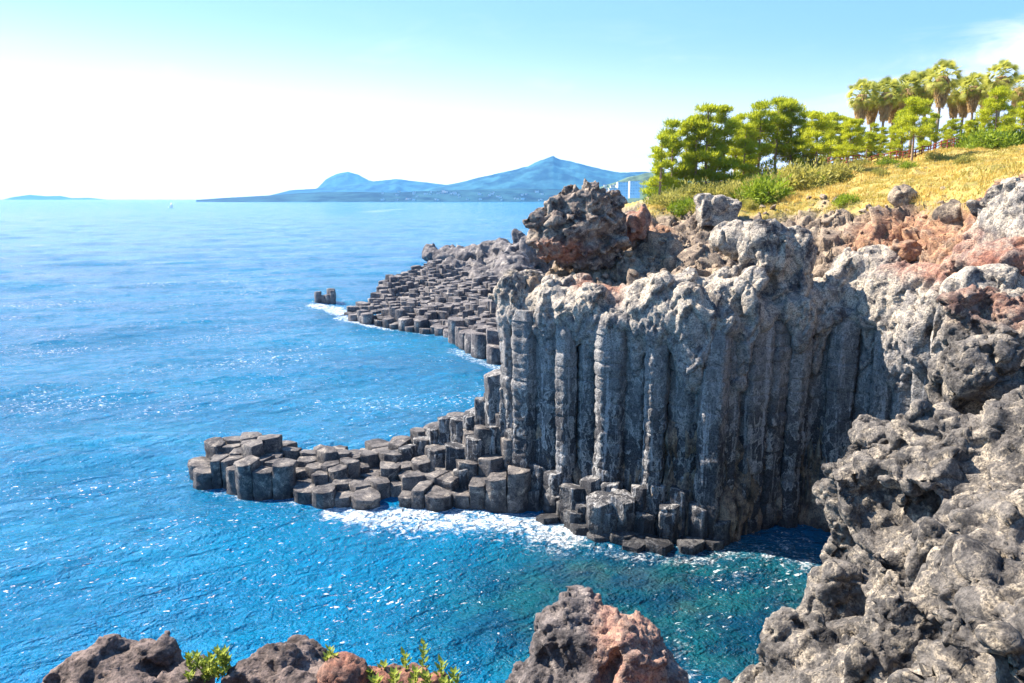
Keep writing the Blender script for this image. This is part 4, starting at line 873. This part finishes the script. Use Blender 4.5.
stroke([(318, 306), (332, 308), (345, 316)], 4.5, 1.0); stroke([(345, 320), (375, 327), (412, 329)], 3.6, .95); stroke([(455, 352), (472, 360), (500, 370)], 2.6, .8); stroke([(415, 333), (445, 341)], 1.5, .6)
far_wakes = [[(372, 212), (385, 210), (402, 209)], [(462, 212), (478, 210.6), (490, 211)], [(210, 222), (320, 216), (420, 213)]]
for pts_, st in zip(far_wakes, (.7, .5, .3)):
    P = [on_z(a, b)[:2] for a, b in pts_]; d = linedist(P, x, y); fo = np.maximum(fo, st * (1 - sstep(.3, 1, d / 40)))
attr(me, 'foam', fo)
tq = np.zeros(len(V)); c = on_z(680, 600); tq = np.maximum(tq, 1 - sstep(.35, 1.25, np.hypot((x - c[0]) / 17, (y - c[1] + 1) / 12)))
attr(me, 'teal', tq)
sb = np.zeros(len(V))
for (a, b), rx, ry in [((615, 578), 3.2, 1.3), ((650, 585), 2.5, 1.2), ((590, 572), 2.5, 1.0), ((560, 545), 3, 1.2), ((690, 610), 2, 1)]:
    c = on_z(a, b); sb = np.maximum(sb, 1 - sstep(.3, 1.2, np.hypot((x - c[0]) / rx, (y - c[1]) / ry)))
attr(me, 'shoal', sb)
n = NT('sea_water'); g = n.n('ShaderNodeNewGeometry').outputs['Position']
big = n.noise(n.mapping(g, (.02, .06, .02)), 1, 5, .6)
col = n.mix(n.ramp(big, .35, .65), (.0, .135, .31), (.0, .175, .37))
col = n.mix(n.math('MULTIPLY', n.attr('teal'), .95), col, n.mix(n.ramp(n.noise(g, .25, 4, .6), .4, .6), (.0, .035, .075), (.003, .07, .09)))
col = n.mix(n.math('MULTIPLY', n.math('MULTIPLY', n.attr('shoal'), n.ramp(n.noise(g, .9, 5, .6), .38, .6)), .14), col, (.12, .15, .08))
fn = n.noise(g, 1.1, 9, .72, 1.6); fn2 = n.noise(n.mapping(g, (.5, 1, 1)), 4.5, 6, .7, .8)
fv = n.math('ADD', n.math('MULTIPLY', fn, .6), n.math('MULTIPLY', fn2, .4))
fm = n.math('MULTIPLY', n.ramp(n.math('ADD', n.math('MULTIPLY', n.attr('foam'), .235), fv), .64, .83), .92)
fm = n.math('MULTIPLY', fm, n.ramp(n.attr('foam'), .05, .25))
mp = n.n('ShaderNodeMapping'); n.set(mp.inputs[0], g); mp.inputs['Rotation'].default_value = (0, 0, math.radians(-24)); g2 = mp.outputs[0]
# sun glitter painted as white flecks in the colour, loose patches on open water
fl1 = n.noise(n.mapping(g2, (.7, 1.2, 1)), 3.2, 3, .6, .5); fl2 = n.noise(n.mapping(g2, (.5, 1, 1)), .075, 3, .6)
glint = n.ramp(n.math('ADD', fl1, n.math('MULTIPLY', fl2, .42)), .87, .94)
fm = n.math('MAXIMUM', fm, n.math('MULTIPLY', glint, .75))
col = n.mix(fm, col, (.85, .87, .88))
def crest(sc, vec, det, k): return n.math('POWER', n.math('SUBTRACT', 1.0, n.math('ABSOLUTE', n.math('SUBTRACT', n.math('MULTIPLY', n.noise(vec, sc, det, .55, .4), 2.0), 1.0))), k)
w0 = crest(.11, n.mapping(g2, (.45, 1, 1)), 3, 1.5); wf = n.noise(n.mapping(g2, (.3, 1, 1)), .028, 3, .5); w1 = crest(.42, n.mapping(g2, (.5, 1, 1)), 3, 1.6); w2 = crest(1.25, n.mapping(g2, (.6, 1, 1)), 3, 1.5); w3 = n.noise(g2, 5.0, 3, .6, .3)
h = n.math('ADD', n.math('ADD', n.math('ADD', n.math('MULTIPLY', wf, 1.6), n.math('MULTIPLY', w0, 1.1)), n.math('MULTIPLY', w1, .62)), n.math('ADD', n.math('MULTIPLY', w2, .34), n.math('ADD', n.math('MULTIPLY', w3, .36), n.math('MULTIPLY', crest(3.1, n.mapping(g2, (.7, 1, 1)), 2, 2.2), .07))))
nm = n.bump(h, 1.0, 1.0)
b = n.bsdf(col, n.math('ADD', .13, n.math('MULTIPLY', fm, .5)), .40, nm); b.inputs['IOR'].default_value = 1.333
M['sea'] = n.end(b.outputs[0])
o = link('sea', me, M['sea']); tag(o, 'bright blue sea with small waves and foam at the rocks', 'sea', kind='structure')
print('sea', len(V), time.time() - T0)
# ------------------------------------------------------------------ far hills
def hill_mesh(name, prof, Yd, depth, label, col, seed, base=204):
    pr = np.array([at(px, py, Yd) for px, py in prof]); xs = np.linspace(pr[0, 0], pr[-1, 0], 260); hz = np.interp(xs, pr[:, 0], np.maximum(pr[:, 2], 0))
    vs = np.linspace(-1, 1, 60); X, U = np.meshgrid(xs, vs, indexing='ij'); H = hz[:, None] * (1 - np.abs(U)) ** .8
    P = np.stack([X / Yd * 30, U * depth / Yd * 30, 0 * X], -1).reshape(-1, 3)
    nz = fbm(P, 5, seed, ridged=True).reshape(X.shape); fall = np.clip(1 - np.abs(U) * .8, 0, 1)
    Z = H * (1 + .28 * (nz - .2) * np.abs(U) ** .5) - 2; Xs = X * (1 + U * depth / 2 / Yd)
    V = np.stack([Xs, Yd + U * depth / 2, Z], -1).reshape(-1, 3); me = mesh_np(name, V, grid_faces(*X.shape))
    if getn(me)[:, 2].mean() < 0: me.flip_normals()
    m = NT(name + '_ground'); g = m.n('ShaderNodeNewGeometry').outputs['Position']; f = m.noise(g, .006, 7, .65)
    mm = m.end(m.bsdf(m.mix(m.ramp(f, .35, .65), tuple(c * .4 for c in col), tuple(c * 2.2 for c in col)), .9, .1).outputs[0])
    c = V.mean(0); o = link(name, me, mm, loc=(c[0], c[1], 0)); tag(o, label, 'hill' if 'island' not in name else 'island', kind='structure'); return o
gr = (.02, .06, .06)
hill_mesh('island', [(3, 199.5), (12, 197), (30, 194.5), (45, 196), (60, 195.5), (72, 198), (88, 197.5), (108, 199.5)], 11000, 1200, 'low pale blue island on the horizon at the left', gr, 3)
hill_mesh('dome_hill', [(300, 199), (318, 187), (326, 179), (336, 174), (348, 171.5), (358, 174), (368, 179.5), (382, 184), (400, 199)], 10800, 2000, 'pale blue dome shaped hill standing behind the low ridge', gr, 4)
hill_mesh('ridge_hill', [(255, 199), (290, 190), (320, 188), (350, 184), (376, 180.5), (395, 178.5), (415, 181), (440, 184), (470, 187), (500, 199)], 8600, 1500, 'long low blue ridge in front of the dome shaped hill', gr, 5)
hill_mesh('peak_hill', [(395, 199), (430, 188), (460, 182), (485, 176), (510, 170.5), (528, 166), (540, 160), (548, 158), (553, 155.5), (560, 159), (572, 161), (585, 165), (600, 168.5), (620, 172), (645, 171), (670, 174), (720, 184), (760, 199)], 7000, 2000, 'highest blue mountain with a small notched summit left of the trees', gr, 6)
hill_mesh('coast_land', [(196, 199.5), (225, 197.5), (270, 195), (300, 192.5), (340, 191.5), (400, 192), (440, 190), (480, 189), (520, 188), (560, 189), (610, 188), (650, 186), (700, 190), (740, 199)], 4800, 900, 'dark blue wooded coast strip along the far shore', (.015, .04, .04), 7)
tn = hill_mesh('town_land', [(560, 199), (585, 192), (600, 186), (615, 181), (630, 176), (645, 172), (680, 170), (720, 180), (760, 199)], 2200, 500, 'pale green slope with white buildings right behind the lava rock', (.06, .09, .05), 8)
# buildings
def building(name, px, pyb, Yd, wpx, hpx, dep, label, group=None, floors=4, parts=True, rz=0):
    p = at(px, pyb, Yd); wd = wpx / FPX * Yd; ht = hpx / FPX * Yd; o = empty(name, tuple(p), 0); tag(o, label, 'building', group)
    bm = bmesh.new(); boxy(bm, (p[0], p[1], p[2] + ht / 2 - 4), (wd / 2, dep / 2, ht / 2 + 4)); link('wall', bm_mesh(bm), M['wall'], o)
    bm = bmesh.new(); boxy(bm, (p[0], p[1], p[2] + ht + .6), (wd / 2 + .4, dep / 2 + .4, .6)); link('roof', bm_mesh(bm), M['roofr'], o)
    if parts:
        for f in range(floors):
            for k in range(4):
                bm = bmesh.new(); boxy(bm, (p[0] + wd * (-.36 + .24 * k), p[1] - dep / 2 - .02, p[2] + ht * (f + .5) / floors), (wd * .085, .15, ht / floors * .3)); link('window', bm_mesh(bm), M['window'], o)
building('hotel', 622, 197, 1850, 10, 14, 25, 'large white hotel block just right of the lava rock on the far shore', floors=6)
building('hotel', 634, 195, 1950, 10, 13, 25, 'second white hotel block, nearest to the left end of the pine grove', floors=5)
building('hotel', 613, 198, 1750, 9, 9, 20, 'lower white building touching the skyline of the lava rock', floors=3)
building('hotel', 643, 190, 2050, 9, 8, 25, 'white building partly behind the leftmost pine', floors=3)
br = np.random.default_rng(12); CB = {}
def far_hit(px, py):
    best = None
    for ob in bpy.data.objects:
        if ob.get('label') and ob.name.split('.')[0] in ('coast_land', 'peak_hill', 'town_land'):
            if ob.name not in CB:
                v = getv(ob.data) + np.array(ob.location); CB[ob.name] = BVHTree.FromPolygons([Vector(c) for c in v], [tuple(p.vertices) for p in ob.data.polygons])
            h = CB[ob.name].ray_cast(Vector((0, 0, CH)), Vector(ray(px, py)).normalized())
            if h[0] is not None and (best is None or h[0].y < best.y): best = h[0]
    return best
k = 0
while k < 60:
    px = 380 + 225 * br.random() ** .9; h = far_hit(px, 200.6 - 9 * br.random() ** 1.6); k += 1
    if h is None or h.y > 8000: continue
    f = h.y / 4800; sx_, sy_ = sxy(np.array(h))
    building('house', sx_, sy_, h.y, 1.6 + 2.6 * br.random() ** 2, .7 + 1.0 * br.random(), 14, 'tiny white house in the town strip along the far shore', 'tiny white houses of the shore town', parts=False)
for k in range(16):
    h = far_hit(596 + 22 * br.random(), 197 - 12 * br.random())
    if h is None or h.y > 2900: continue
    sx_, sy_ = sxy(np.array(h)); building('house', sx_, sy_, h.y, 2 + 3 * br.random(), 1 + 1.4 * br.random(), 9, 'tiny pale building on the far slope beside the hotels', 'tiny pale buildings by the hotels', parts=False)
# ------------------------------------------------------------------ sailing boat
p = on_z(171.5, 207.5); bt = empty('sailboat', tuple(p)); tag(bt, 'tiny pale sailing boat far out on the left', 'boat')
bm = bmesh.new(); boxy(bm, (p[0], p[1], .5), (5, 1.6, .7)); lump(bm, (p[0] - 5, p[1], .6), (3, 1.4, .6)); link('hull', bm_mesh(bm), M['boat'], bt)
V = np.array([[p[0] - 2.5, p[1], 2], [p[0] + 2.5, p[1], 2], [p[0], p[1], 13], [p[0], p[1] + .3, 7]]); link('sail', mesh_np('sail', V, np.array([[0, 1, 3], [1, 2, 3], [2, 0, 3], [0, 2, 1]]), False), M['boat'], bt)
V, Q = tubes([(np.array([[p[0], p[1], .5], [p[0], p[1], 7], [p[0], p[1], 14]]), [.25, .2, .15])]); link('mast', mesh_np('mast', V, Q), M['boat'], bt)
# ------------------------------------------------------------------ haze
bm = bmesh.new(); bmesh.ops.create_cube(bm, size=1, matrix=Matrix.Translation((0, 0, 348.)) @ Matrix.Diagonal((25400, 25400, 704, 1)))
me = bm_mesh(bm, 'haze'); n = NT('haze_air'); pv = n.n('ShaderNodeVolumePrincipled'); n.set(pv.inputs['Color'], (.17, .50, 1.0)); pv.inputs['Density'].default_value = 6.5e-5; pv.inputs['Anisotropy'].default_value = .2
n.t.links.new(pv.outputs[0], n.out.inputs['Volume']); me.materials.append(n.m)
HAZE = True
if HAZE:
    o = bpy.data.objects.new('haze', me); COL.objects.link(o); tag(o, 'pale blue haze over the sea', 'haze', kind='stuff')
for o in bpy.data.objects:
    if '_o' in o: del o['_o']
print('done', time.time() - T0)
